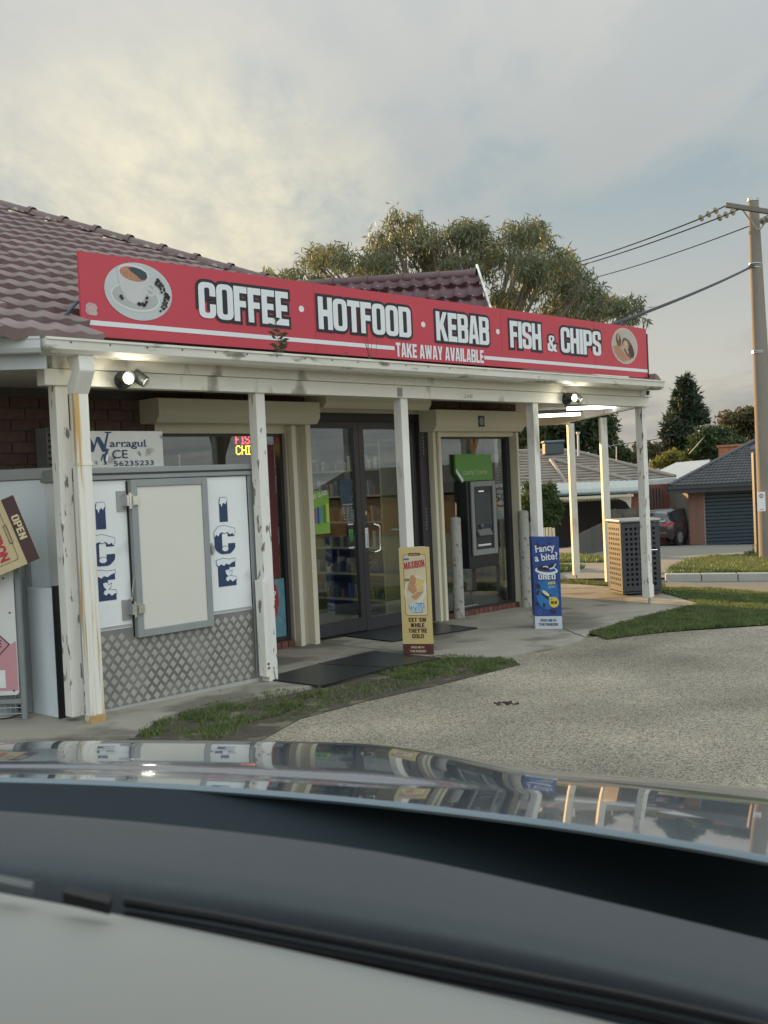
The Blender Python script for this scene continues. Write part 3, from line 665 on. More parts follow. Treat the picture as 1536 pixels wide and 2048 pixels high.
# neon style sign in the window is a thing (below)
# posters on the door glass
fr = Frame((3.275, 1.325, 1.03))
ps = decal('poster', [[rect(0, 0, .265, .42)]], M('lime_poster', (.22, .42, .06), .5, var=.1), d1, fr, .003, label='lime green poster of coloured glasses')
txt(d1, Frame(fr.p(.01, .33), (1, 0, .22), (-.22, 0, 1)), 'FREE GLASS', 0, 0, .06, pwhite, width=.24, bold=.02, lift=.005, name='poster_lettering')
for k, c in enumerate(((.10, .02, .08), (.30, .10, .28), (.03, .08, .32), (.10, .28, .34), (.10, .22, .02), (.50, .60, .08))):
    decal('printed_glass', [[rect(.012+k*.042, .10+.012*(k % 2), .046+k*.042, .29-.01*(5-k), .006)]], M('print_%s' % 'abcdef'[k], c, .5, var=.05), d1, fr, .005)
fr = Frame((3.78, 1.325, .86)); can = decal('can_sticker', [[rect(0, .015, .085, .24, .012)]], pblack, d1, fr, .003, label='black drink can sticker with green claw stripes')
decal('can_band', [[rect(.005, .232, .08, .245)], [rect(.005, .0, .08, .014)]], pwhite, d1, fr, .005)
gm = M('claw_green', (.12, .50, .10), .5, var=0)
for k in range(3): decal('claw_mark', [[stroke([(.022+k*.02, .19), (.020+k*.02, .14), (.026+k*.019, .10), (.022+k*.02, .06)], [.012, .008, .007, .002])]], gm, d1, fr, .006)
fr = Frame((3.70, 1.325, 1.13)); decal('window_sticker', [[rect(0, .18, .17, .42)]], M('blue_dark_sticker', (.03, .06, .10), .5, var=.5, scale=30), d1, fr, .003)
decal('window_sticker', [[rect(.02, .16, .17, .175)]]+[[rect(.03+c*.05, .13-r*.028, .06+c*.05, .142-r*.028)] for r in range(5) for c in range(3)], M('grey_sticker', (.25, .27, .28), .5, var=.1), d1, fr, .003)
# red promotional print on the tall window beside the freezer
fr = Frame((2.50, 1.30, .10)); rm = M('red_window_print', (.36, .03, .035), .5, var=.1); bm = M('ice_blue_window_print', (.12, .26, .32), .5, var=.3, scale=20)
decal('window_print', [[rect(.0, .0, .39, .55)]], bm, aw if False else shop, fr, .001, label='pale blue frosty print at the foot of the window')
decal('window_print', [[ell(.06, .36, .25, .30)]], rm, shop, fr, .003, label='red disc print ending in y and a question mark')
decal('window_print', [[rect(.24, .55, .34, 1.80)]], M('dark_red_strip', (.12, .012, .015), .5, var=.1), shop, fr, .002)
txt(shop, fr, 'Thirsty?', -.22, .36, .12, pwhite, width=.50, bold=.01, lift=.005)
# interior shell
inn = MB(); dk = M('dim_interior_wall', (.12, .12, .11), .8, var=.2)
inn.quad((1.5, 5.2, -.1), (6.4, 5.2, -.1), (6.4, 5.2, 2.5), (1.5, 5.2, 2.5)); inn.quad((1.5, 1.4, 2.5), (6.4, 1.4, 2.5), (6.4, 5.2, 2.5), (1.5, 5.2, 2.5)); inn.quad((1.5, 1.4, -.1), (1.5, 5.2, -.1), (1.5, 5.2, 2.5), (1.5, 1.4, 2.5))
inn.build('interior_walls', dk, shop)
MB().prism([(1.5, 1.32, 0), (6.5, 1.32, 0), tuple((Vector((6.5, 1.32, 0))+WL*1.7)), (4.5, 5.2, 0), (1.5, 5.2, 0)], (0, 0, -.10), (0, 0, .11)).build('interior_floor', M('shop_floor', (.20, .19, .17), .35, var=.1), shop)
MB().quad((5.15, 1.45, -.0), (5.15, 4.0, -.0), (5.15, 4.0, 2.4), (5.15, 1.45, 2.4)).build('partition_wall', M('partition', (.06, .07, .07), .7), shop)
# side wall of the right wing: window, then brick pier
s0 = Vector((6.56, VW+.03, 0))
def srect(a, b, z0, z1, th, name, mat, par=shop): return MB().obox(s0+WL*(a+b)/2+Vector((0, 0, (z0+z1)/2)), WL*(b-a)/2, WN*th, Vector((0, 0, (z1-z0)/2))).build(name, mat, par)
sw = srect(.0, 1.45, -.08, .10, .05, 'side_sill', darkmetal); srect(0, 1.45, 2.0, 2.35, .05, 'side_window_head', darkmetal); srect(.0, .05, .1, 2.0, .03, 'side_window_frame', darkmetal); srect(.36, .39, .1, 2.0, .02, 'side_window_frame', darkmetal); srect(1.40, 1.45, .1, 2.0, .03, 'side_window_frame', darkmetal)
srect(.05, 1.40, .1, 2.0, .003, 'side_pane', glass)
srect(1.45, 1.75, -.1, 2.5, .1, 'side_wall', mortar)
q0 = s0+WL*1.75; q1 = Vector((1.5, 5.4, 0)); dq = q1-q0
MB().obox((q0+q1)/2+Vector((0, 0, 1.2)), dq/2, dq.cross(Vector((0, 0, 1))).normalized()*.1, Vector((0, 0, 1.35))).build('back_wall', mortar, shop)
MB().box((-5, 1.5, -.1), (1.49, 5.4, 2.6)).build('left_wing', mortar, shop)
# ---- roofs
PITCH = R(23); EV, EZ = -.24, 2.505
def rp(u, s, lift=0):                           # point on the front roof plane, s = distance up the slope
    return Vector((u, EV+s*math.cos(PITCH)-lift*math.sin(PITCH), EZ+s*math.sin(PITCH)+lift*math.cos(PITCH)))
def tile_mesh(w=.345, g=.345, name='roof_tile', mat=tilem, amp=.0125):
    n = 16; V = []; Fc = []
    for j, (y, lift) in enumerate(((-.0, -.016), (.0, .040), (g+.03, .006))):
        for i in range(n+1):
            x = w*i/n; c = math.cos(4*math.pi*i/n); h = amp*(max(c, -.35)+.35)*.9
            V.append((x, y, lift+h+(.0 if j else -.014)))
    for j in range(2):
        for i in range(n): k = j*(n+1)+i; Fc.append((k, k+1, k+n+2, k+n+1))
    me = bpy.data.meshes.new(name); me.from_pydata(V, [], Fc); me.materials.append(mat); me.polygons.foreach_set('use_smooth', [p.index >= n for p in me.polygons]); me.update(); return me
tme = tile_mesh()
hip = [tl(0, 0)]*0
HA, HB = (5.85, 0.0), (2.25, 5.85)              # hip line on the plane: (u, s) at eave and high end
def smax(u): return (HA[0]-u)/(HA[0]-HB[0])*(HB[1]-HA[1]) if u > HB[0] else HB[1]+(HB[0]-u)*.35
ntile = 0; GA = .325
for r in range(20):
    s = r*GA-.02; off = (r % 2)*.086
    u = -2.0+off
    while u < 7.1:
        lim = max(smax(u+.17), .0)
        ok = s < lim-.12 and not (r < 2 and u > -.02)
        lo = -1.55+.20*r*.9
        if ok and u > lo:
            c = bpy.data.objects.new('roof_tile', tme); link(c, shop); c.location = rp(u, s, random.uniform(0, .004)); c.rotation_euler = (PITCH, random.uniform(-.006, .006), random.uniform(-.008, .008)); ntile += 1
        u += .345
# roof deck under the tiles and the rear slope behind the hip
z_ = Vector((0, 0, 0))
mb = MB(); A0, A1, A2, A3 = rp(-2.4, .55, -.02), rp(7.15, .02, -.02), rp(HB[0], HB[1], -.02), rp(-2.4, HB[1]+1.6, -.02)
mb.quad(rp(-2.4, .02, -.02), rp(.1, .02, -.02), rp(.1, .55, -.02), A0)
A4 = rp(5.50, .55, -.02); mb.quad(A0, A4, A2, A3); mb.build('roof_deck', M('roof_deck', (.05, .03, .03), .9), shop)
back = MB(); E4 = Vector(tuple(Vector((6.7, VW, 0))+WL*1.9)); E4.z = 2.55
back.quad(A4, E4, Vector((3.0, 8.5, 2.6)), A2); back.quad(A2, Vector((3.0, 8.5, 2.6)), Vector((-2.4, 9.5, 2.6)), A3)
back.build('rear_roof_slope', tilem, shop)
top = MB(); lp2 = [Vector((-2.2, EV+.06, 2.50)), Vector((7.2, EV+.06, 2.50)), e2+Vector((0, 0, 2.50)), Vector((6.6, VW, 2.5))+WL*3.35]
top.quad(Vector((.1, -.27, 2.505)), Vector((7.2, -.27, 2.505)), Vector((7.2, .25, 2.56)), Vector((.1, .25, 2.56))).quad(Vector((4.5, .25, 2.56)), Vector((7.2, .25, 2.56)), e2+Vector((0, 0, 2.43)), Vector((6.6, VW, 2.55))+WL*3.3, rp(4.5, 1.4, -.05)); top.build('verandah_roof_sheet', tilem, shop)
# hip cap tiles
ha, hb_ = rp(HA[0], HA[1], .05), rp(HB[0], HB[1], .05); hd = (hb_-ha); hl = hd.length; hd.normalize()
capm = M('hip_cap_tile', (.14, .09, .085), .55, var=.2, scale=8, bump=.3, rnd=.12, dirt=(.30, .29, .25), dscale=9, dlo=.52, dhi=.64)
cme = None
side = hd.cross(Vector((0, 0, 1))).normalized(); up_ = side.cross(hd).normalized()
ncap = int(hl/.40)
for k in range(3, ncap):
    p = ha+hd*(k*.40); mb = MB(); vs = []
    for t_, rr, lf in ((0, .095, .012), (.05, .095, .012), (.051, .085, .0), (.43, .085, 0)):
        for i in range(9):
            an = math.pi*i/8; vs.append(side*math.cos(an)*rr*1.15+up_*(math.sin(an)*rr*.85-.03+lf)+hd*t_)
    fs = [(j*9+i, j*9+i+1, (j+1)*9+i+1, (j+1)*9+i) for j in range(3) for i in range(8)]
    if cme is None:
        mb.add(vs, fs); o = mb.build('hip_cap', capm, shop, smooth=True); cme = o.data; o.location = p
    else:
        c = bpy.data.objects.new('hip_cap', cme); link(c, shop); c.location = p
# gablet roof behind the sign
def loc(p): q = p-P1; return Vector((q.dot(UD), q.dot(VD), q.z))
ra = loc(at(560, 574, 12.9)); rb = loc(at(950, 549, 12.2)); rc = loc(at(980, 645, 11.35))
ex = (rb-ra); gw = ex.length; ex.normalize(); down = (rc-rb); gl = down.length; down.normalize()
nrm = ex.cross(-down).normalized()
if nrm.z < 0: nrm = -nrm
mt3 = Matrix((ex, -down, nrm)).transposed().to_4x4()
tm2 = tile_mesh(.30, .30, 'gable_tile', M('dark_maroon_tile', (.085, .035, .042), .5, var=.2, scale=6, bump=.2, rnd=.12, dirt=(.22, .20, .18), dscale=9, dlo=.64, dhi=.72), .022)
for r in range(3):
    for k in range(int(gw/.30)):
        c = bpy.data.objects.new('roof_tile', tm2); link(c, shop)
        c.matrix_local = Matrix.Translation(rb+down*(.30+r*.30)-ex*(.30*(k+1)))@mt3
MB().quad(ra-nrm*.01, rb-nrm*.01, rc-nrm*.01, ra+down*gl-nrm*.01).build('gablet_deck', M('roof_deck', (.05, .03, .03), .9), shop)
MB().quad(ra, rb, rb+Vector((.4, .9, -.9)), ra+Vector((.4, .9, -.9))).build('gablet_rear_slope', tilem, shop)
mb = MB()
for k in range(int(gw/.42)):
    p = rb-ex*(.42*(k+1)); mb = MB().tube([p+Vector((0, 0, .0)), p+ex*.40, p+ex*.401, p+ex*.44], [.062, .062, .074, .074], 10).build('ridge_cap', M('gablet_cap', (.11, .062, .065), .55, var=.2, rnd=.1), shop, smooth=True)
bdir = down; MB().obox(rb+down*(gl/2)+ex*.045+nrm*.03-down*.04, ex*.012, down*(gl/2+.06), nrm*.045).build('barge_board', white, shop)
# end tile showing beyond the sign
mb = MB().prism([(7.705, .0, 2.50), (7.86, .0, 2.50), (7.84, .0, 2.56), (7.77, .0, 2.61), (7.705, 0, 2.63)], (0, .05, 0), (0, .35, 0)); mb.build('end_cap_tile', tilem, shop)
# valley flashing at the left
vf = at(14, 664, 7.1); vl = loc(vf); MB().obox(vl, Vector((.15, .02, .0)), Vector((.0, .05, 0)), Vector((0, 0, .012))).build('valley_flashing', M('black_flashing', (.02, .022, .03), .5), shop)
MB().tube([loc(at(-30, 672, 7.0)), loc(at(12, 660, 7.0)), loc(at(34, 655, 7.05))], .010, 6).build('flashing_edge', M('rusty_edge', (.30, .16, .08), .7), shop)

# ------------------------------------------------------------------ the long red sign
sign = thing('fascia_sign', 'long red takeaway sign board with white block lettering on the verandah roof', 'sign', W(0, .13, 0), FROT)
MB().box((.16, .0, 2.588), (7.675, .022, 3.160)).build('board', redm, sign)
for u in (2.33, 4.86, 6.55): MB().box((u-.001, -.0012, 2.592), (u+.001, .004, 3.156)).build('panel_joint', M('dark_red_joint', (.22, .03, .04), .6), sign)
MB().box((7.676, -.004, 2.585), (7.70, .045, 3.10)).build('end_trim', blackp, sign)
fs = Frame((0, 0, 0))
for s_, a_, b_ in (('COFFEE', 1.15, 2.045), ('HOTFOOD', 2.37, 3.515), ('KEBAB', 3.862, 4.655), ('FISH', 4.995, 5.530), ('CHIPS', 5.888, 6.672)):
    impact(sign, fs, s_, a_, 2.787, b_-a_, .268, pwhite, pblack, .024, .006, gap=.025)
impact(sign, fs, '&', 5.640, 2.787, .175, .165, pwhite, pblack, .020, .006)
for u, z in ((2.186, 2.936), (3.685, 2.919), (4.80, 2.93)): decal('dot', [[ell(u, z, .029, .026)]], pwhite, sign, fs, .003)
impact(sign, fs, 'TAKE AWAY AVAILABLE', 3.30, 2.608, 1.258, .125, pwhite, lift=.004, gap=.05)
decal('stripe', [[rect(.165, 2.664, 3.285, 2.698)]], pwhite, sign, fs, .002); decal('stripe', [[rect(4.567, 2.647, 7.672, 2.682)]], pwhite, sign, fs, .002)
# coffee cup picture
dish = M('print_pale_plate', (.50, .53, .53), .45, var=.05); c2 = M('print_cup', (.54, .54, .53), .45, var=.04); c3 = M('print_saucer', (.40, .42, .41), .45, var=.08); c4 = M('print_saucer_rim', (.62, .63, .61), .45, var=.02)
cx, cz_ = .630, 2.928
pc = decal('cup_picture', [[ell(cx, cz_, .283, .203, 48)]], dish, sign, fs, .003, label='round picture of a coffee cup with beans')
decal('saucer_rim', [[ell(cx-.03, cz_-.045, .205, .098, 40, -4)]], c4, pc, fs, .0045); decal('saucer', [[ell(cx-.03, cz_-.040, .192, .086, 40, -4)]], c3, pc, fs, .005)
cupl = [(cx-.17, cz_+.13), (cx-.165, cz_+.06), (cx-.14, cz_-.01), (cx-.10, cz_-.065), (cx-.05, cz_-.088), (cx+.0, cz_-.085), (cx+.045, cz_-.05), (cx+.075, cz_+.02), (cx+.088, cz_+.09), (cx+.09, cz_+.13)]
decal('cup', [[q for q in cupl]], c2, pc, fs, .0055); decal('cup_rim', [[ell(cx-.04, cz_+.125, .131, .062, 36, -6)]], c4, pc, fs, .006)
decal('cup_handle', [[ell(cx+.095, cz_+.02, .045, .048), ell(cx+.095, cz_+.02, .026, .030)]], c2, pc, fs, .006)
decal('coffee_foam', [[ell(cx-.040, cz_+.120, .116, .050, 36, -6)]], M('print_foam', (.42, .20, .12), .5, var=.35, scale=60), pc, fs, .007)
decal('coffee', [[(cx-.085, cz_+.160), (cx-.06, cz_+.135), (cx-.02, cz_+.115), (cx+.02, cz_+.085), (cx+.05, cz_+.088), (cx+.074, cz_+.110), (cx+.066, cz_+.140), (cx+.02, cz_+.160), (cx-.04, cz_+.168)]], M('print_coffee', (.035, .055, .075), .4, var=.1), pc, fs, .008)
bm_ = M('print_bean', (.035, .022, .022), .5, var=.2); sh = []
for k in range(34):
    t_ = k/34; x = cx+.13+.10*math.sin(t_*2.6)+random.uniform(-.022, .022); z = cz_+.085-.20*t_+random.uniform(-.015, .015); sh.append([ell(x, z, .011, .0085, 8, random.uniform(0, 180))])
for x, z in ((.17, .09), (.185, .075), (.20, .06), (.16, .10), (.235, .0), (.25, -.02), (.24, -.01), (-.155, -.045), (-.145, -.06), (.02, -.085), (.035, -.095), (.0, -.09), (.055, -.07), (.06, -.04), (.04, -.09), (-.01, -.085)):
    sh.append([ell(cx+x, cz_+z, .015, .011, 8, 30)])
decal('coffee_beans', sh, bm_, pc, fs, .009)['kind'] = 'stuff'
# kebab picture
kx, kz = 7.178, 2.929
kp = decal('kebab_picture', [[ell(kx, kz, .283, .206, 48)]], M('print_pink_rim', (.60, .42, .38), .5, var=.03), sign, fs, .003, label='round picture of a cut kebab wrap')
decal('print_cloth', [[ell(kx, kz, .262, .190, 48)]], M('print_cloth', (.46, .42, .37), .5, var=.15, scale=25), kp, fs, .004)
decal('print_board', [[(kx-.255, kz-.02), (kx-.15, kz+.01), (kx+.02, kz-.10), (kx+.15, kz-.135), (kx+.12, kz-.15), (kx-.05, kz-.182), (kx-.16, kz-.14), (kx-.23, kz-.08)]], M('print_board', (.42, .22, .13), .5, var=.2), kp, fs, .0045)
decal('print_wrap', [[ell(kx+.07, kz-.02, .15, .085, 30, -38)], [ell(kx-.13, kz+.06, .055, .075, 20, 20)]], M('print_wrap', (.16, .075, .045), .5, var=.5, scale=25), kp, fs, .005)
decal('print_filling', [[ell(kx+.02, kz+.01, .06, .05, 20, -30)], [ell(kx-.14, kz+.09, .02, .035, 12)], [ell(kx+.05, kz-.06, .035, .015, 12, -50)], [ell(kx-.05, kz-.01, .04, .014, 12, -40)]], M('print_filling', (.50, .36, .24), .5, var=.5, scale=50), kp, fs, .006)
decal('print_crust', [[ell(kx+.14, kz-.05, .075, .045, 20, -50)]], M('print_crust', (.075, .03, .035), .5, var=.2), kp, fs, .0065)
decal('worn_sticker', [[fillet([(.195, 2.80, .02), (.19, 2.755, .01), (.205, 2.735, .02), (.275, 2.728, .02), (.285, 2.75, .01), (.275, 2.765, .01), (.288, 2.785, .01), (.27, 2.81, .02), (.22, 2.818, .01)][::-1])]], M('worn_sticker', (.50, .36, .35), .6, var=.3, scale=60), sign, fs, .003)
MB().tube([(.16, .03, 2.83), (.02, .30, 2.56)], .013, 6).build('stay_bar', M('blue_grey_bar', (.09, .13, .16), .4), sign)
MB().tube([(.30, .03, 2.83), (.30, .45, 2.62)], .013, 6).build('stay_bar', greymetal, sign)
# ---- weeds in the gutter
def weed(name, label, u, h, n, mat, lw=.012, ll=.05, group=None):
    t_ = thing(name, label, 'plant', W(u, -.22, 2.44), FROT, group)
    stems = MB(); lv = MB()
    for k in range(n):
        bx = random.uniform(-.05, .05); tx = bx+random.uniform(-.07, .07); ty = random.uniform(-.03, .05); hh = h*random.uniform(.55, 1)
        pts = [Vector((bx, 0, 0)), Vector(((bx+tx)/2, ty*.4, hh*.5)), Vector((tx, ty, hh))]; stems.tube(pts, [.0025, .002, .001], 4)
        if ll:
            for q in range(9):
                f = .25+.75*q/8; p = pts[0].lerp(pts[2], f); a = random.uniform(0, 6.28); d = Vector((math.cos(a), math.sin(a)*.6, random.uniform(-.1, .5))).normalized(); s_ = d.cross(Vector((0, 1, .3))).normalized()
                lv.quad(p, p+d*ll*.5+s_*lw, p+d*ll, p+d*ll*.5-s_*lw)
    stems.build('stem', M('weed_stem', (.09, .08, .04), .8), t_)
    if ll: lv.build('leaves', mat, t_)
wl = M('weed_leaf', (.045, .075, .035), .6, var=.4, scale=20, trans=.25)
weed('gutter_weed', 'leafy weed growing from the gutter in front of the word coffee', 1.66, .36, 4, wl, .012, .065)
weed('gutter_weed', 'thin dry grass stalks growing from the gutter below the word hotfood', 2.62, .36, 6, wl, .003, .0)
weed('gutter_weed', 'small dark sprig in the gutter left of the dry grass stalks', 2.34, .18, 2, wl, .005, .025)
# ---- lamps on the beam
lampm = M('lit_lamp', (1, 1, .9), .5, var=0, emit=(1, .98, .82), estr=9)
def seclight(u, z, label, d2lit=False):
    t_ = thing('security_light', label, 'security light', W(u, -.075, z), FROT)
    MB().cyl((0, .02, -.005), (0, -.02, -.005), .062, .052, 16).build('base', M('dark_lamp_plastic', (.03, .035, .036), .4, var=0), t_, smooth=True)
    dkp = _mats['dark_lamp_plastic']
    h1 = MB().cyl((-.02, -.01, .02), (-.035, -.115, .0), .040, .046, 14).build('lamp_head', dkp, t_, smooth=True); MB().ball((-.036, -.112, -.0), .039, 12, 8, (1, .35, 1)).build('lens', lampm, h1, smooth=True)
    h2 = MB().cyl((.075, -.02, .035), (.115, -.09, -.02), .045, .038, 14).build('lamp_head', dkp, t_, smooth=True); MB().cyl((.114, -.088, -.018), (.118, -.095, -.024), .030, n=12).build('lens', M('unlit_lens', (.5, .52, .48), .3), h2)
    l = bpy.data.lights.new('lamp_glow', 'POINT'); l.energy = 1.3; l.color = (1, .93, .72); l.shadow_soft_size = .03
    lo = bpy.data.objects.new('lamp_glow', l); link(lo, t_); lo.location = (-.04, -.165, -.01); return t_
seclight(.33, 2.275, 'twin headed black security light, lit, on the beam beside the downpipe')
seclight(5.66, 2.275, 'twin headed black security light, lit, on the beam above the tube lights')
t_ = thing('security_camera', 'small white dome camera with black eye at the right end of the fascia', 'camera', W(u4-.12, -.075, 2.385), FROT)
MB().ball((0, -.02, 0), .048, 14, 10, (1, .9, 1)).build('housing', pwhite, t_, smooth=True); MB().cyl((.018, -.055, -.012), (.026, -.078, -.018), .026, .024, 14).build('lens', blackp, t_, smooth=True)
tubel = M('lit_tube', (1, 1, 1), .5, var=0, emit=(1, 1, .97), estr=3.2)
def tube_light(a, b, label):
    m_ = (a+b)/2; t_ = thing('batten_light', label, 'tube light', m_, math.atan2((b-a).y, (b-a).x)); L_ = (b-a).length/2
    MB().box((-L_, -.035, .012), (L_, .035, .055)).build('casing', M('batten_casing', (.25, .25, .24), .5), t_); MB().cyl((-L_+.02, 0, -.008), (L_-.02, 0, -.008), .022, n=12).build('tube', tubel, t_, smooth=True)
q1_, q2_ = at(1075, 829, 14.4), at(1164, 834, 14.4); q1_.z = q2_.z = 2.285
tube_light(q1_, q2_, 'lit fluorescent tube under the verandah ceiling, the nearer to the wall')
q1_, q2_ = at(1130, 813, 13.35), at(1233, 817, 13.35); q1_.z = q2_.z = 2.30
tube_light(q1_, q2_, 'lit fluorescent tube under the verandah ceiling, nearest the front beam')
o = MB().box((0, -.006, 0), (.055, .002, .075)).build('beam_bracket', M('grey_bracket', (.28, .27, .25), .6), shop); o.location = (3.10, -.052, 2.235)
num = Frame((4.0, -.052, 2.245)); txt(shop, num, '248', 0, 0, .05, M('faded_number', (.44, .41, .34), .6, var=0), width=.13, lift=.002, name='street_number')

# ------------------------------------------------------------------ ice freezer
fz = thing('ice_freezer', 'large white ice freezer with beige door and chequer plate base beside the downpipe', 'ice freezer', W(0, 0, 0), FROT)
f0 = .10
MB().box((.02, f0, .045), (1.50, .88, 1.60)).build('cabinet', freezw, fz, bevel=.004)
MB().box((.0, f0-.022, 1.605), (1.56, .90, 1.69)).build('top_rail', greymetal, fz, bevel=.006); MB().box((.0, f0-.026, 1.638), (1.562, f0-.021, 1.652)).build('rail_groove', darkmetal, fz)
MB().box((1.503, f0-.012, .04), (1.562, .89, 1.604)).build('end_post', greymetal, fz, bevel=.004); MB().box((1.497, f0-.004, .045), (1.504, f0+.01, 1.60)).build('seal', blackp, fz)
MB().box((.0, f0-.03, .015), (1.60, .9, .044)).build('base_rail', M('pale_base_rail', (.38, .38, .35), .5), fz)
MB().box((.0, f0-.006, .585), (1.50, f0, .60)).build('panel_joint', M('joint_grey', (.36, .38, .38), .5), fz)
ckm = M('chequer_plate', (.22, .21, .19), .55, metal=.2, var=.2, scale=5, dirt=(.17, .16, .14), dscale=3, dlo=.5, dhi=.68); ckd = M('chequer_diamond', (.40, .39, .365), .5, metal=.25, var=.12)
MB().box((.02, f0-.008, .046), (1.497, f0, .575)).build('kick_plate', ckm, fz)
mb = MB(); dx, dz = .038, .050; j = 0; z = .068
while z < .565:
    x = .05+(dx if j % 2 else 0)
    while x < 1.48:
        if not (.39 < x < 1.10 and z > .48):
            y = f0-.0082; h = .002
            for sgn in (1,):
                a, b, c, d = (x-.027, y, z), (x, y, z-.029), (x+.027, y, z), (x, y, z+.029); i4 = [(x-.024, y-h, z), (x, y-h, z-.026), (x+.024, y-h, z), (x, y-h, z+.026)]
                mb.add([a, b, c, d]+i4, [(0, 1, 5, 4), (1, 2, 6, 5), (2, 3, 7, 6), (3, 0, 4, 7), (4, 5, 6, 7)])
        x += 2*dx
    z += dz; j += 1
o = mb.build('raised_diamonds', ckd, fz); o['kind'] = 'stuff'
d_ = MB(); y0 = f0-.055
d_.box((.425, y0, .50), (.475, f0-.002, 1.60)).box((1.035, y0, .50), (1.085, f0-.002, 1.60)).box((.475, y0, .50), (1.035, f0-.002, .55)).box((.475, y0, 1.55), (1.035, f0-.002, 1.60))
dr_ = d_.build('door', greymetal, fz, bevel=.003); MB().box((.475, y0+.010, .55), (1.035, f0-.004, 1.55)).build('door_panel', doorpan, dr_, bevel=.003)
MB().box((.415, f0-.012, .51), (.424, f0, 1.59)).build('door_seal', blackp, fz)
for z in (1.455, .70):
    h = MB().box((.335, f0-.010, z-.07), (.413, f0, z+.07)).build('hinge', steel, fz)
    MB().box((.385, f0-.060, z-.035), (.435, f0-.01, z+.04)).cyl((.41, f0-.06, z-.055), (.41, f0-.06, z+.055), .011, n=8).box((.425, f0-.072, z-.03), (.475, f0-.056, z+.03)).build('hinge_strap', chrome, h)
MB().cyl((.40, f0-.03, .76), (.415, f0-.05, .92), .007, n=8).build('hinge_rod', chrome, fz)
MB().box((1.088, f0-.05, 1.02), (1.112, f0, 1.11)).cyl((1.10, f0-.06, 1.035), (1.10, f0-.06, 1.09), .012, n=8).build('latch', steel, fz)
ff = Frame((0, f0-.001, 0)); snow = M('print_snow', (.74, .77, .80), .5, var=.02)
def ice(x, zs, s=1.0):
    (zi, zc, ze) = zs
    def cap(pts): decal('snow_cap_line', [[offset(pts, .0035)]], navy, lt, ff, .0025); decal('snow_cap', [pts], snow, lt, ff, .0035)
    lt = decal('lettering', [[rect(x-.039, zi-.095, x+.039, zi+.075)]], navy, fz, ff, .0015, label=None)
    cap([(x-.038, zi+.045), (x-.025, zi+.04), (x-.016, zi+.015), (x-.008, zi+.040), (x+.008, zi+.050), (x+.018, zi+.035), (x+.030, zi+.055), (x+.040, zi+.06), (x+.030, zi+.088), (x-.028, zi+.088)])
    lt = decal('lettering', [fillet([(x+.095, zc+.03), (x+.095, zc+.075, .03), (x+.05, zc+.10, .03), (x-.06, zc+.10, .05), (x-.098, zc+.05, .04), (x-.098, zc-.06, .05), (x-.04, zc-.10, .05), (x+.05, zc-.10, .05), (x+.098, zc-.06, .05), (x+.098, zc-.022), (x+.03, zc-.022), (x+.03, zc-.065, .015), (x-.025, zc-.065, .02), (x-.025, zc+.058, .02), (x+.03, zc+.058, .015), (x+.03, zc+.03)])], navy, fz, ff, .0015)
    cap([(x-.098, zc+.03), (x-.08, zc+.05), (x-.06, zc+.035), (x-.045, zc+.06), (x-.02, zc+.065), (x+.0, zc+.055), (x+.025, zc+.065), (x+.05, zc+.045), (x+.075, zc+.055), (x+.085, zc+.035), (x+.10, zc+.06), (x+.10, zc+.085), (x+.07, zc+.095), (x+.0, zc+.115), (x-.06, zc+.108), (x-.098, zc+.07)]); cap(ell(x+.0, zc-.06, .03, .020, 10))
    lt = decal('lettering', [[(x-.078, ze-.10), (x+.092, ze-.10), (x+.092, ze-.035), (x+.03, ze-.035), (x+.03, ze-.022), (x+.03, ze+.028), (x+.03, ze+.040), (x+.088, ze+.040), (x+.088, ze+.095), (x-.088, ze+.095), (x-.088, ze+.055), (x-.078, ze+.055)]], navy, fz, ff, .0015)
    cap([(x-.09, ze+.07), (x-.07, ze+.055), (x-.05, ze+.07), (x-.02, ze+.055), (x+.0, ze+.07), (x+.03, ze+.06), (x+.055, ze+.075), (x+.09, ze+.085), (x+.09, ze+.105), (x+.03, ze+.10), (x-.03, ze+.112), (x-.09, ze+.10)])
    cap([(x-.01, ze+.02), (x+.02, ze+.025), (x+.035, ze+.005), (x+.055, ze+.015), (x+.05, ze-.01), (x+.02, ze-.03), (x-.005, ze-.005)]); cap([(x-.01, ze-.05), (x+.01, ze-.065), (x+.03, ze-.05), (x+.055, ze-.07), (x+.08, ze-.055), (x+.095, ze-.06), (x+.09, ze-.035), (x+.04, ze-.025), (x, ze-.03)])
ice(.205, (1.365, 1.118, .880)); ice(1.262, (1.355, 1.118, .875))
# sign on top of the freezer
ws = thing('ice_sign', 'weathered white sign with navy lettering standing on top of the ice freezer', 'sign', W(.12, .30, 1.692), FROT)
MB().box((.0, 0, 0), (.77, .018, .262)).build('board', M('aged_white_board', (.60, .60, .57), .55, var=.05, dirt=(.36, .34, .30), dscale=5, dlo=.62, dhi=.72), ws, bevel=.003)
wf = Frame((0, -.001, 0)); X0 = .13
def serif(text, x, y, h, w, bold, **k): return txt(ws, wf, text, x, y, h, navy, width=w, bold=bold, **k)
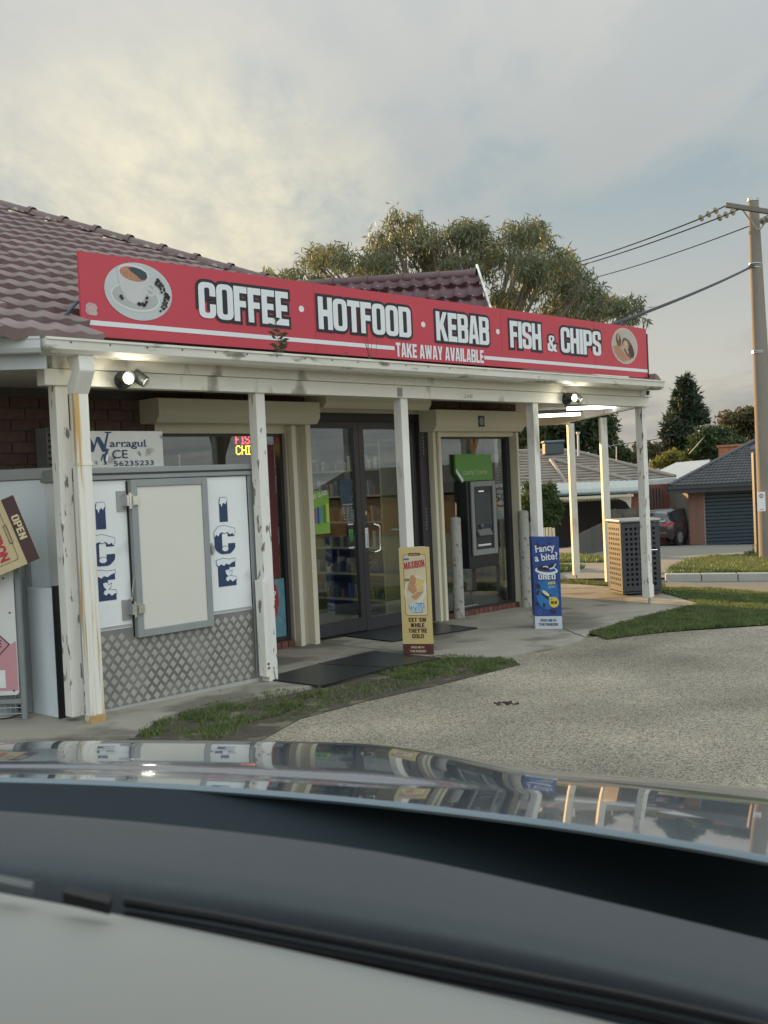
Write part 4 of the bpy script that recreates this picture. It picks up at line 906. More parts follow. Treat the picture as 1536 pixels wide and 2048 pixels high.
# large serif W
def slab_w(x, y, w, h):
    t = .020; sh = [[(x+.01, y+h), (x+.055, y+h), (x+.105, y+.045), (x+.125, y+h*.75), (x+.150, y+h*.75), (x+.185, y+.05), (x+.215, y+h), (x+.228, y+h), (x+.190, y), (x+.168, y), (x+.130, y+h*.55), (x+.098, y), (x+.075, y)]]
    sh += [[rect(x-.01, y+h-.008, x+.075, y+h)], [rect(x+.195, y+h-.008, x+.248, y+h)]]
    return decal('lettering', [[(px_, py_) for px_, py_ in sh[0]]]+sh[1:], navy, ws, wf, .003)
slab_w(X0-.045, .115, .2, .14)
serif('arragul', X0+.185, .150, .072, .30, .012)
serif('CE', X0+.20, .068, .085, .13, .008); serif('56235233', X0+.21, .014, .050, .34, .010)
for gx, gy, gw_ in ((X0+.185, .150, .02), (X0+.30, .150, .018), (X0+.36, .150, .018), (X0+.476, .150, .02), (X0+.21, .068, .02)): decal('letter_serif', [[rect(gx, gy-.002, gx+gw_, gy+.004)]], navy, ws, wf, .0035)
decal('penguin_mark', [[ell(X0+.15, .075, .020, .042, 16, -12)], [ell(X0+.158, .125, .013, .014, 12)], [[(X0+.165, .130), (X0+.185, .135), (X0+.168, .120)]], [stroke([(X0+.13, .10), (X0+.112, .065), (X0+.108, .045)], [.012, .010, .002])], [stroke([(X0+.145, .038), (X0+.125, .026), (X0+.155, .030)], .006)]], navy, ws, wf, .003)
decal('penguin_belly', [[ell(X0+.157, .072, .010, .030, 12, -12)]], snow, ws, wf, .004)
decal('worn_mark', [[ell(X0+.43, .10, .010, .022, 8, 30)], [ell(X0+.50, .125, .006, .008, 8)], [ell(X0+.03, .03, .012, .014, 8)], [ell(X0+.07, .04, .008, .016, 8, 20)], [ell(.755, .22, .008, .018, 8, 20)]], M('scuff', (.25, .25, .26), .6), ws, wf, .003)['kind'] = 'stuff'
# louvred vent
lv = thing('louvre_vent', 'grey louvred metal vent box on the brick wall above the left freezer', 'vent', W(.40, VW-.02, 1.70), FROT)
MB().box((0, -.16, 0), (.010, 0, .33)).box((.40, -.16, 0), (.41, 0, .33)).box((.01, -.16, .322), (.40, 0, .33)).box((.01, -.02, .0), (.40, 0, .322)).build('casing', M('vent_grey', (.22, .24, .24), .5), lv)
for k in range(7): MB().prism([(.012, -.165, .015+k*.045), (.012, -.150, .015+k*.045), (.012, -.11, .045+k*.045), (.012, -.125, .048+k*.045)], (0, 0, 0), (.386, 0, 0)).build('slat', M('vent_slat', (.33, .35, .35), .45), lv)
# ---- second cabinet at the left, turned to face the car park
c2_ = thing('cold_cabinet', 'pale blue white cold cabinet left of the verandah post, half behind the gas cage', 'cabinet', (-2.98, 7.62, .03), R(1))
MB().box((0, 0, .04), (.74, .42, 1.60)).build('body', M('bluish_white_panel', (.64, .70, .73), .35, var=.05, scale=2, dirt=(.40, .44, .47), dscale=3, dlo=.55, dhi=.7), c2_, bevel=.004)
MB().box((-.02, -.02, 1.602), (.82, .44, 1.68)).build('top_rail', greymetal, c2_, bevel=.006); MB().box((.752, -.012, .03), (.82, .43, 1.60)).build('end_post', M('slate_post', (.20, .22, .25), .5), c2_); MB().box((.742, -.004, .04), (.751, .02, 1.60)).build('seal', blackp, c2_)
lp_ = thing('loose_panel', 'loose white metal panel leaning against the base of the left cabinet', 'panel', (-2.205, 7.30, .03), R(138))
MB().box((0, -.012, 0), (.45, .012, .865)).build('sheet', M('dented_white_panel', (.66, .71, .74), .32, var=.06, scale=2.5, bump=.4, bscale=5), lp_, bevel=.003); MB().box((-.016, -.02, 0), (-.001, .03, .885)).build('dark_gap_strip', blackp, lp_)  # black strip stands in for the dark gap beside the panel
# open board
ob = at(-4, 1070, 7.18); dirv = (at(78, 1113, 7.18)-at(26, 990, 7.18)).normalized(); perp = (at(104, 1060, 7.18)-at(52, 1085, 7.18)); perp = (perp-dirv*perp.dot(dirv)).normalized(); corner = at(26, 990, 7.18)
op = thing('open_board', 'tilted cream board with OPEN on a brown band, leaning behind the gas cage', 'sign', (0, 0, 0))
of = Frame(corner, dirv, perp); nb = of.n
mb = MB(); a, b, c, d = of.p(0, 0), of.p(.45, 0), of.p(.45, -.62), of.p(0, -.62); mb.prism([a, b, c, d], (0, 0, 0), -nb*.006)
mb.build('board', M('cream_board', (.52, .42, .24), .45, var=.04), op); decal('brown_band', [[rect(.0, -.085, .45, 0)]], M('brown_print', (.055, .020, .022), .45, var=.05), op, of, .002)
impact(op, of, 'OPEN', .125, -.068, .165, .050, M('cream_print', (.62, .52, .32), .45, var=0), lift=.004)
brn = _mats['brown_print']; decal('frame_line', [[rect(.05, -.60, .40, -.125, .02), rect(.053, -.597, .397, -.128, .02)[::-1]]], brn, op, of, .002); decal('tag_print', [[rect(.16, -.142, .29, -.118, .005)]], brn, op, of, .003); decal('tag_fill', [[rect(.165, -.138, .285, -.122, .004)]], M('tag_tan', (.38, .28, .15), .5), op, of, .004)
red2 = M('magenta_print', (.42, .02, .05), .45, var=0); txt(op, of, 'MAXIBON', .07, -.24, .085, red2, width=.31, bold=.05, lift=.004, name='lettering'); decal('round_logo', [[ell(.085, -.175, .032, .026)]], M('pale_violet_print', (.50, .48, .60), .5), op, of, .003); decal('logo_band', [[rect(.058, -.185, .112, -.172)]], navy, op, of, .004)
decal('wafer_print', [[ell(.21, -.33, .12, .07)]], M('biscuit_print', (.42, .22, .12), .5, var=.3, scale=40), op, of, .003)
# gas cage
gc = thing('gas_cage', 'grey steel gas bottle cage with white and pink flammable gas sign', 'cage', (-3.085, 7.30, .03), 0)
gmt = M('cage_frame', (.20, .22, .22), .5, var=.12)
fr_ = MB()
for x in (0, .61): fr_.box((x, 0, 0), (x+.035, .035, 1.13)).box((x, .215, 0), (x+.035, .25, 1.13))
fr_.box((.035, 0, 1.085), (.61, .035, 1.13)).box((.035, 0, .11), (.61, .03, .14)).box((.035, .22, 1.085), (.61, .25, 1.13)); fr_.box((0, .035, 1.09), (.035, .215, 1.13)).box((.61, .035, 1.09), (.645, .215, 1.13)); fr_.build('frame', gmt, gc, bevel=.003)
wm = MB()
for k in range(17): wm.cyl((.04+k*.035, .02, .03), (.04+k*.035, .02, .30), .0025, n=5)
for k in range(7): wm.cyl((.03, .02, .04+k*.04), (.62, .02, .04+k*.04), .0025, n=5)
o = wm.build('wire_mesh', steel, gc); o['kind'] = 'stuff'
gf = Frame((.02, -.006, .17)); gs = decal('warning_sign', [[rect(-.0, .0, .585, .90, .03)]], M('sign_white', (.60, .60, .58), .4, var=.03), gc, gf, .001, label='white sheet sign with pink diamond')
pinkm = M('print_pink', (.50, .24, .27), .5, var=.05); decal('pink_foot', [[(.0, .03), (.58, .03), (.58, .36), (.44, .28), (.0, .10)]], pinkm, gs, gf, .002); decal('diamond_border', [[(.28, .60), (.02, .34), (.28, .08), (.54, .34)]], pblack, gs, gf, .003); decal('diamond', [[(.28, .59), (.03, .34), (.28, .09), (.53, .34)]], pinkm, gs, gf, .004)
txt(gs, gf, 'FLAMMABLE', .075, .325, .065, pblack, width=.41, bold=.015, lift=.006); txt(gs, gf, 'GAS', .20, .24, .065, pblack, width=.17, bold=.015, lift=.006)
decal('flame_mark', [[(.24, .42), (.31, .42), (.33, .46), (.31, .51), (.29, .48), (.285, .54), (.255, .50), (.25, .46), (.235, .49), (.225, .45)]], pblack, gs, gf, .006); decal('form_panel', [[rect(.05, .05, .50, .17)]], M('sign_form', (.66, .66, .65), .5), gs, gf, .005)
for x, y in ((.03, .87), (.55, .87), (.55, .55), (.55, .03), (.52, .78)): decal('rivet', [[ell(x, y, .007, .007, 10)]], darkmetal, gs, gf, .004)
MB().cyl((.18, .13, .01), (.18, .13, 1.0), .10, n=16).build('gas_bottle', greymetal, gc, smooth=True); MB().cyl((.44, .13, .01), (.44, .13, 1.0), .10, n=16).build('gas_bottle', greymetal, gc, smooth=True)

# ------------------------------------------------------------------ LED window sign (dots)
FONT5 = {'F': '11110 10000 10000 11100 10000 10000 10000', 'I': '11100 01000 01000 01000 01000 01000 11100', 'S': '01110 10001 10000 01110 00001 10001 01110', 'H': '10001 10001 10001 11111 10001 10001 10001', 'C': '01110 10001 10000 10000 10000 10001 01110', 'P': '11110 10001 10001 11110 10000 10000 10000'}
led = thing('led_sign', 'red and amber LED sign glowing in the window behind the second post', 'sign', W(2.555, 1.50, 1.81), FROT)
MB().box((-.03, 0, -.02), (.42, .02, .215)).build('panel', blackp, led)
for word, z0, colr, nm in (('FISH', .108, (1, .05, .09), 'led_red'), ('CHIPS', .008, (1, .55, .02), 'led_amber')):
    mb = MB(); x = .0; em = M(nm, colr, .5, var=0, emit=colr, estr=3)
    for ch in word:
        for r, row_ in enumerate(FONT5[ch].split()):
            for c, v in enumerate(row_):
                if v == '1': mb.box((x+c*.0115, -.006, z0+(6-r)*.0125), (x+c*.0115+.0075, 0, z0+(6-r)*.0125+.0085))
        x += (.045 if ch == 'I' else .068)
    o = mb.build('lit_lettering', em, led); o['kind'] = 'stuff'
# ------------------------------------------------------------------ bollards
bolm = M('chipped_white_bollard', (.40, .39, .36), .6, var=.08, scale=8, dirt=(.20, .16, .13), dscale=22, dlo=.58, dhi=.64, bump=.2, stretch=(1, 1, .7))
def bollard(p, h, r, lab):
    t_ = thing('bollard', lab, 'bollard', p, 0, 'bollards guarding the cash machine window')
    MB().cyl((0, 0, -.05), (0, 0, h-.012), r, n=24).cyl((0, 0, h-.012), (0, 0, h), r, r*.80, n=24).build('post', bolm, t_, smooth=True); MB().cyl((0, 0, h), (0, 0, h+.008), r*.55, r*.3, n=16).build('cap', greymetal, t_, smooth=True); return t_
b1 = gp(919, 1236, .03); bollard(b1, 1.13, .060, 'chipped white steel bollard left of the cash machine, with a wooden stick on top')
b2 = gp(1054, 1214, .03); bollard(b2, 1.15, .062, 'chipped white steel bollard at the right edge of the cash machine window')
b3 = at(1068, 1186, 13.7); b3.z = T(b3.x, b3.y); bollard(b3, .98, .055, 'shorter pale bollard half hidden behind the blue ice cream sign')
sk = thing('wooden_stick', 'small wooden stick standing upright on top of a bollard', 'stick', b1+Vector((.01, 0, 1.13)), R(20)); MB().prism([(-.006, 0, 0), (.006, 0, 0), (.012, 0, .09), (.012, 0, .145), (0, 0, .165), (-.004, 0, .145), (-.008, 0, .09)], (0, -.003, 0), (0, .006, 0)).build('blade', M('pale_wood', (.50, .36, .20), .6), sk)
# ------------------------------------------------------------------ cash machine
am = thing('cash_machine', 'grey and black cash machine under a lime green panel in the window', 'cash machine', W(0, 1.275, 0), FROT)
MB().box((5.55, -.06, .50), (6.08, .35, 1.475)).build('surround', M('atm_black', (.016, .018, .022), .35, var=.05), am, bevel=.01)
mb = MB().box((5.60, -.085, .64), (5.655, -.062, 1.465)).box((5.99, -.085, .64), (6.045, -.062, 1.465)).box((5.655, -.085, 1.405), (5.99, -.062, 1.465)).box((5.655, -.085, .64), (5.99, -.062, .705)); mb.build('fascia_frame', M('atm_grey', (.24, .25, .25), .4, var=.03), am, bevel=.006)
MB().box((5.656, -.064, .706), (5.989, -.050, 1.404)).build('recess', M('atm_recess', (.035, .042, .052), .2), am)
MB().box((5.68, -.072, .98), (5.965, -.065, 1.33)).build('screen', M('atm_screen', (.06, .075, .09), .12), am); MB().box((5.75, -.080, 1.345), (5.83, -.065, 1.36)).build('highlight_strip', M('atm_highlight', (.8, .8, .8), .4, emit=(1, 1, .95), estr=.12), am)  # small highlight above the screen put in as a glowing strip
MB().prism([(5.70, -.065, .93), (5.70, -.105, .86), (5.70, -.065, .84)], (0, 0, 0), (.24, 0, 0)).build('keypad', M('atm_keypad', (.14, .14, .14), .4), am); MB().ball((5.78, -.075, .96), .030, 10, 8, (1, .5, 1)).build('card_reader', M('atm_bezel', (.10, .12, .13), .3), am); MB().box((5.70, -.075, .74), (5.93, -.065, .76)).build('cash_slot', pwhite, am)
gfm = Frame((5.43, 0.012-.03, 1.13)); grn = M('lime_green_panel', (.115, .30, .055), .45, var=.05)
MB().prism([(5.44, 0, 1.775), (5.44, 0, 1.58), (5.54, 0, 1.46), (6.055, 0, 1.46), (6.055, 0, 1.10), (6.10, 0, 1.10), (6.085, 0, 1.765)], (0, -.012, 0), (0, .024, 0)).build('green_panel', grn, am)
pf = Frame((5.44, -.013, 1.46)); txt(am, pf, 'cash', .12, .085, .085, M('pale_green_print', (.40, .50, .33), .5, var=0), width=.17, lift=.002, bold=.01); txt(am, pf, 'zone', .375, .085, .085, _mats['pale_green_print'], width=.17, lift=.002, bold=.01)
decal('zigzag_mark', [[stroke([(.285, .07), (.325, .14), (.345, .07), (.365, .14)], .012)]], _mats['pale_green_print'], am, pf, .002); decal('white_wedge', [[(0.0, .115), (.10, .0), (.125, .0), (.125, .03), (.0, .16)]], pwhite, am, pf, .001)
# odds and ends on the sill behind the glass
cb = thing('power_board', 'tangled black cables and white power board on the window sill', 'power board', W(5.62, 1.42, .03), FROT)
MB().box((0, 0, 0), (.32, .05, .03)).build('strip', pwhite, cb)
MB().tube([(.0, .02, .03), (.05, .0, .10), (.12, .05, .13), (.2, .02, .08), (.3, .04, .04), (.36, .0, .02)], .010, 6).build('cable', blackp, cb); MB().tube([(.1, .03, .03), (.13, .06, .15), (.2, .02, .12), (.24, .03, .03)], .008, 6).build('cable', blackp, cb)
# ------------------------------------------------------------------ ice cream signs on the pavement
def column(name, label, p, az, w, h, depth, cat='sign'):
    t_ = thing(name, label, cat, p, math.pi/2-R(az)); return t_
# yellow
pl, pr = gp(807, 1309, .03), gp(868, 1309, .03); azy = math.degrees(math.atan2((pr-pl).x, (pr-pl).y)); wy = (pr-pl).length
ys = column('ice_cream_sign', 'yellow standing ice cream sign reading get em while theyre cold', Vector((pl.x, pl.y, pl.z+.03)), azy, wy, .915, .2)
w_ = wy; h_ = .925; ym = M('yellow_card', (.60, .46, .20), .45, var=.03)
MB().prism([(0, 0, 0), (w_, 0, 0), (w_*.62, .12, 0)], (0, 0, 0), (0, 0, h_)).build('card_column', M('card_edge', (.58, .52, .38), .6), ys)
yf = Frame((0, -.001, 0)); decal('front_print', [[rect(0, .09, w_, h_)]], ym, ys, yf, .001); brp = M('maroon_card', (.085, .022, .022), .5, var=0); decal('front_print', [[rect(0, 0, w_, .09)]], brp, ys, yf, .001, label='maroon foot band'); creamp = M('card_cream_print', (.62, .52, .34), .5, var=0)
dbr = M('dark_brown_print', (.045, .016, .014), .5, var=0)
decal('frame_line', [[rect(.035, .335, w_-.035, .865, .025), rect(.038, .338, w_-.038, .862, .024)[::-1]]], dbr, ys, yf, .002)
decal('frame_fill', [[rect(.040, .34, w_-.040, .86, .022)]], M('card_gradient', (.66, .56, .36), .5, var=.22, scale=2), ys, yf, .0022)
decal('tag_print', [[rect(.085, .853, w_-.085, .876, .006)]], dbr, ys, yf, .003); impact(ys, yf, 'NEW FLAVOUR'.replace('V', 'V').replace('U', 'O'), .095, .858, w_-.19, .012, creamp, lift=.004) if False else None
txt(ys, yf, 'new flavour', .095, .859, .016, creamp, width=w_-.19, bold=.02, lift=.004)
arc = Frame(yf.p(.045, .735), (1, 0, .13), (-.13, 0, 1)); impact(ys, arc, 'MAXIBON', 0, 0, .185, .060, red2, creamp, .006, .005, gap=.06)
decal('round_logo', [[ell(.065, .825, .026, .018)]], M('pale_violet_print', (.50, .48, .60), .5), ys, yf, .003); decal('logo_band', [[rect(.042, .820, .088, .830)]], navy, ys, yf, .004)
cm1 = M('print_ice_cream', (.64, .57, .42), .5, var=.1, scale=20); halo = M('print_halo', (.70, .66, .55), .5, var=.03)
decal('halo_print', [[ell(.135, .555, .098, .125, 30, -18)]], halo, ys, yf, .003)
decal('ice_cream_print', [fillet([(.05, .56, .02), (.08, .68, .02), (.115, .715, .02), (.145, .665, .01), (.225, .645, .01), (.205, .60, .02), (.215, .54, .02), (.165, .49, .02), (.13, .44, .02), (.09, .41, .03), (.055, .45, .04)])], cm1, ys, yf, .004)
decal('biscuit_print', [fillet([(.065, .56, .01), (.085, .66, .02), (.115, .70, .02), (.145, .655, .01), (.135, .60, .01), (.150, .545, .01), (.11, .52, .01)])], M('print_biscuit', (.50, .27, .14), .5, var=.2, scale=60), ys, yf, .005)
decal('custard_print', [fillet([(.148, .655, .005), (.222, .640, .005), (.200, .60, .02), (.210, .55, .01), (.155, .545, .005), (.140, .60, .005)])], M('print_custard', (.66, .48, .18), .5, var=.15, scale=30), ys, yf, .0055); decal('pastry_edge_print', [[(.09, .50), (.115, .515), (.155, .54), (.21, .545), (.17, .50), (.13, .47)]], M('print_pastry', (.50, .30, .13), .5, var=.2), ys, yf, .0056)
decal('tag_print', [[rect(.042, .635, .080, .655, .003)]], dbr, ys, yf, .005); txt(ys, yf, 'NEW', .046, .640, .013, creamp, width=.030, bold=.03, lift=.006)
bl_ = M('print_sky_blue', (.12, .32, .52), .5, var=0)
for s_, x, y, w2 in (('VANILLA', .075, .405, .125), ('SLICE', .095, .368, .088)): impact(ys, yf, s_, x, y, w2, .032, M('print_pale_blue', (.62, .72, .78), .5, var=0), bl_, .008, .006, gap=.08)
for i, s_ in enumerate(("GET 'EM", 'WHILE', "THEY'RE", 'COLD')):
    ww = (.155, .125, .165, .105)[i]; impact(ys, yf, s_, (w_-ww)/2+.003, .282-i*.0475, ww, .036, dbr, lift=.004, gap=.08)
txt(ys, yf, 'FIND ME IN', .075, .052, .026, creamp, width=.115, bold=.02, lift=.004); txt(ys, yf, 'THE FREEZER', .062, .018, .026, creamp, width=.145, bold=.02, lift=.004)
# blue
pl, pr = gp(1071, 1258, .03), gp(1125, 1258, .03); azb = math.degrees(math.atan2((pr-pl).x, (pr-pl).y)); wb = (pr-pl).length; hb2 = .905
bs = column('ice_cream_sign', 'blue standing ice cream sign asking fancy a bite on the concrete apron', Vector((pl.x, pl.y, pl.z+.03)), azb, wb, hb2, .2)
blu = M('royal_blue_card', (.022, .060, .25), .42, var=.10, scale=4)
MB().prism([(0, 0, 0), (wb, 0, 0), (-.06, .20, 0)], (0, 0, .125), (0, 0, hb2-.125)).build('card_column', blu, bs); MB().prism([(0, 0, 0), (wb, 0, 0), (-.06, .20, 0)], (0, 0, 0), (0, 0, .1245)).build('card_foot', M('pale_blue_white', (.55, .60, .66), .5, var=.02), bs)
bf = Frame((0, -.001, 0)); decal('light_swirl', [[ell(wb/2, .36, .11, .17, 30)]], M('print_azure', (.02, .16, .42), .45, var=.4, scale=9), bs, bf, .002)
txt(bs, Frame(bf.p(.035, .755), (1, 0, .10), (-.10, 0, 1)), 'Fancy', 0, 0, .098, pwhite, width=.190, bold=.022, lift=.004); txt(bs, Frame(bf.p(.025, .665), (1, 0, .10), (-.10, 0, 1)), 'a bite?', 0, 0, .098, pwhite, width=.228, bold=.022, lift=.004)
sf = Frame((-.0300, .10, 0), Vector((.06, -.20, 0)), (0, 0, 1)); txt(bs, sf, '?', .02, .69, .09, pwhite, bold=.04, lift=.003)
drk = M('print_dark_biscuit', (.03, .022, .028), .5, var=.2)
decal('bowl_print', [[ell(wb/2, .575, .112, .040, 30, -4)]], pwhite, bs, bf, .003); decal('bowl_inner_print', [[ell(wb/2-.0, .583, .092, .026, 30, -4)]], M('print_royal', (.02, .08, .32), .5, var=0), bs, bf, .0035)
decal('biscuit_print', [[ell(.085, .60, .042, .022, 14)], [ell(.135, .590, .035, .018, 14)], [ell(.185, .615, .036, .026, 14, 30)]], drk, bs, bf, .004); decal('cream_print', [[stroke([(.165, .59), (.20, .60), (.228, .64)], [.012, .014, .008])], [stroke([(.10, .61), (.13, .618), (.15, .60)], .009)]], pwhite, bs, bf, .0045)
impact(bs, bf, 'OREO', .050, .487, .170, .052, pwhite, M('print_deep_blue', (.012, .03, .16), .5, var=0), .009, .005, gap=.07)
ylw = M('print_yellow', (.68, .52, .08), .5, var=0); txt(bs, Frame(bf.p(.145, .435), (1, 0, .12), (-.12, 0, 1)), 'MINI', 0, 0, .036, ylw, width=.070, bold=.04, lift=.004); txt(bs, Frame(bf.p(.150, .400), (1, 0, .12), (-.12, 0, 1)), 'BITES', 0, 0, .028, _mats['pale_green_print'], width=.060, bold=.02, lift=.004)
decal('ice_cream_print', [[ell(.125, .335, .060, .030, 20, -38)]], drk, bs, bf, .005); decal('cream_print', [[ell(.118, .352, .045, .016, 16, -38)], [ell(.165, .300, .018, .016, 12)]], M('print_cream', (.66, .62, .50), .5, var=0), bs, bf, .006)
decal('crumb_print', [[ell(.045, .42, .022, .030, 12, 20)], [ell(.04, .36, .014, .03, 10, -20)], [ell(.03, .25, .015, .022, 10, 30)], [ell(.095, .235, .012, .025, 10)], [[(.16, .19), (.21, .18), (.205, .15), (.15, .165)]], [ell(.055, .825, .012, .028, 10, 20)], [ell(.115, .815, .022, .008, 10, 30)], [ell(.175, .84, .015, .008, 10, -30)]], drk, bs, bf, .0045)
decal('new_disc', [[ell(.195, .262, .048, .052, 28)]], ylw, bs, bf, .006); impact(bs, bf, 'NEW', .164, .246, .062, .030, pblack, lift=.008, gap=.1)
decal('recycle_mark', [[ell(.05, .165, .022, .022, 16), ell(.05, .165, .018, .018, 16)]], M('print_mid_blue', (.12, .20, .42), .5, var=0), bs, bf, .004)
txt(bs, bf, 'FIND ME IN', .055, .074, .033, navy, width=.155, bold=.03, lift=.004); txt(bs, bf, 'THE FREEZER', .035, .034, .033, navy, width=.195, bold=.03, lift=.004)
# ------------------------------------------------------------------ mats
def mat_(px, label, grp='rubber door mats'):
    pts = [gp(*q, .03) for q in px]; m0 = sum(pts, Vector())/4; t_ = None
    mb = MB(); lo = [Vector((p.x, p.y, T(p.x, p.y)+.031))-m0 for p in pts]; n = len(lo)
    if area([(p.x, p.y) for p in lo]) < 0: lo = lo[::-1]
    mb.add(lo+[p+Vector((0, 0, .012)) for p in lo], [(i, (i+1) % n, (i+1) % n+n, i+n) for i in range(n)]+[tuple(range(n, 2*n))]); o = mb.build('door_mat', M('wet_rubber', (.018, .021, .022), .33, var=.3, scale=5, bump=.25, bscale=90, spec=.5), None); o.location = m0
    tag(o, label, 'mat', grp)
mat_([(524, 1360), (641, 1375), (778, 1339), (634, 1331)], 'wet black rubber mat beside the foot of the peeling post')
mat_([(636, 1330), (748, 1304), (884, 1319), (780, 1338)], 'black rubber mat behind the yellow ice cream sign')
mat_([(682, 1273), (785, 1285), (955, 1258), (850, 1245)], 'dark grey mat lying right in front of the glass doors')
# ------------------------------------------------------------------ bin enclosure
bc = gp(1246, 1192, .03); AL = R(83); bx = Vector((math.sin(AL), math.cos(AL), 0)); be = thing('bin_enclosure', 'dark grey perforated metal bin enclosure behind the corner post', 'bin', (bc.x, bc.y, bc.z+.05), math.pi/2-AL)
bp_ = M('charcoal_powder_coat', (.050, .054, .062), .38, var=.06)
def perf(w, h, nc, nr, mx, mz0, mz1, hole=.034):
    xs = [0]; zs = [0]
    for i in range(nc): c = mx+(w-2*mx)*(i+.5)/nc; xs += [c-hole/2, c+hole/2]
    for i in range(nr): c = mz0+(h-mz0-mz1)*(i+.5)/nr; zs += [c-hole/2, c+hole/2]
    xs.append(w); zs.append(h); out = MB()
    for i in range(len(xs)-1):
        for j in range(len(zs)-1):
            if i % 2 and j % 2:
                a, b, c, d = xs[i], xs[i+1], zs[j], zs[j+1]
                for p, q in (((a, c), (b, c)), ((b, c), (b, d)), ((b, d), (a, d)), ((a, d), (a, c))): out.quad((p[0], 0, p[1]), (q[0], 0, q[1]), (q[0], .012, q[1]), (p[0], .012, p[1]))
                continue
            out.quad((xs[i], 0, zs[j]), (xs[i+1], 0, zs[j]), (xs[i+1], 0, zs[j+1]), (xs[i], 0, zs[j+1])); out.quad((xs[i], .012, zs[j]), (xs[i], .012, zs[j+1]), (xs[i+1], .012, zs[j+1]), (xs[i+1], .012, zs[j]))
    return out
BWD, BD, BHH = .50, .50, .90
fp = perf(BWD-.05, BHH-.06, 7, 12, .02, .05, .04); fpn = fp.build('front_panel', bp_, be); fpn.location = (.025, 0, .03)
sp_ = perf(BD-.04, BHH-.06, 6, 12, .02, .05, .04, .032); s1 = sp_.build('side_panel', bp_, be); s1.location = (0, BD-.02, .03); s1.rotation_euler = (0, 0, -math.pi/2)
s2 = inst(s1, be, (BWD-.012, BD-.02, .03), 'side_panel', (0, 0, -math.pi/2)); s3 = inst(fpn, be, (.025, BD-.012, .03), 'back_panel')
for x in (0, BWD-.025):
    for y in (0, BD-.025): MB().box((x, y-.002, 0), (x+.025, y+.023, BHH-.02)).build('corner_post', bp_, be)
MB().box((-.02, -.025, BHH-.02), (BWD+.02, BD+.01, BHH+.02)).build('lid', M('pale_metal_lid', (.34, .34, .33), .35, metal=.3, var=.05), be, bevel=.018); MB().box((.0, .0, .0), (BWD, BD, .02)).build('base', bp_, be)
MB().tube([(.36, -.005, .52), (.36, -.05, .53), (.44, -.05, .53), (.44, -.005, .52)], .008, 6).build('handle', chrome, be)
MB().box((.06, .06, .03), (BWD-.06, BD-.06, BHH-.06)).build('inner_bin', M('dark_bin', (.03, .032, .035), .6), be)
# ------------------------------------------------------------------ shop shelves seen through the doors
def shelves(u0, v0, w, n, h, label, cols, rot=0):
    t_ = thing('shelf_unit', label, 'shelves', W(u0, v0, .01), FROT+rot)
    sm_ = M('yellowed_shelf', (.30, .27, .16), .6); 
    for k in range(n): MB().box((0, 0, .18+k*h), (w, .30, .20+k*h)).build('shelf', sm_, t_)
    MB().box((-.02, 0, 0), (0, .32, .2+n*h)).box((w, 0, 0), (w+.02, .32, .2+n*h)).build('upright', sm_, t_); MB().box((0, .31, 0), (w, .33, .2+n*h)).build('back_panel', dk, t_)
    for ci, c in enumerate(cols):
        mb = MB()
        for k in range(n):
            x = .01+ci*.03
            while x < w-.06:
                ww = random.uniform(.025, .06)
                if (int(x*61)*7+k*3) % len(cols) == ci: mb.box((x, .04, .201+k*h), (x+ww, .14, .201+k*h+random.uniform(.06, h-.11)))
                x += ww+.008
        if mb.v:
            o = mb.build('packets', M('packet_%d' % ci, c, .4, var=.4, scale=30), t_); o['kind'] = 'stuff'
pal = [(.20, .10, .09), (.08, .11, .20), (.26, .22, .12), (.36, .36, .35), (.09, .13, .12)]
shelves(4.78, 3.05, 1.25, 6, .29, 'cream shelf rack of snacks behind the middle of the doors', pal[::-1], -math.pi/2); shelves(4.78, 4.35, 1.22, 6, .31, 'tall shelves of assorted goods deep behind the left glass door', pal, -math.pi/2); shelves(2.1, 3.4, 1.2, 5, .34, 'shelves of goods behind the window beside the freezer', pal)
l = bpy.data.lights.new('interior_fill', 'AREA'); l.energy = 7; l.size = 1.2; l.color = (.95, 1, .92); lo = bpy.data.objects.new('interior_fill', l); link(lo); lo.location = W(3.4, 2.3, 2.40)  # unseen area lamp added to brighten the dim interior
lf = thing('added_glow_panel', 'glowing panel added inside the shop to stand in for unseen lamps', 'glow panel', W(2.2, 1.8, 2.45), FROT); MB().box((0, 0, 0), (.6, .3, .03)).build('glow_slab', M('dim_panel', (.5, .5, .5), .5, emit=(.9, 1, .95), estr=.25), lf)  # glowing panel added to stand in for unseen shop lamps

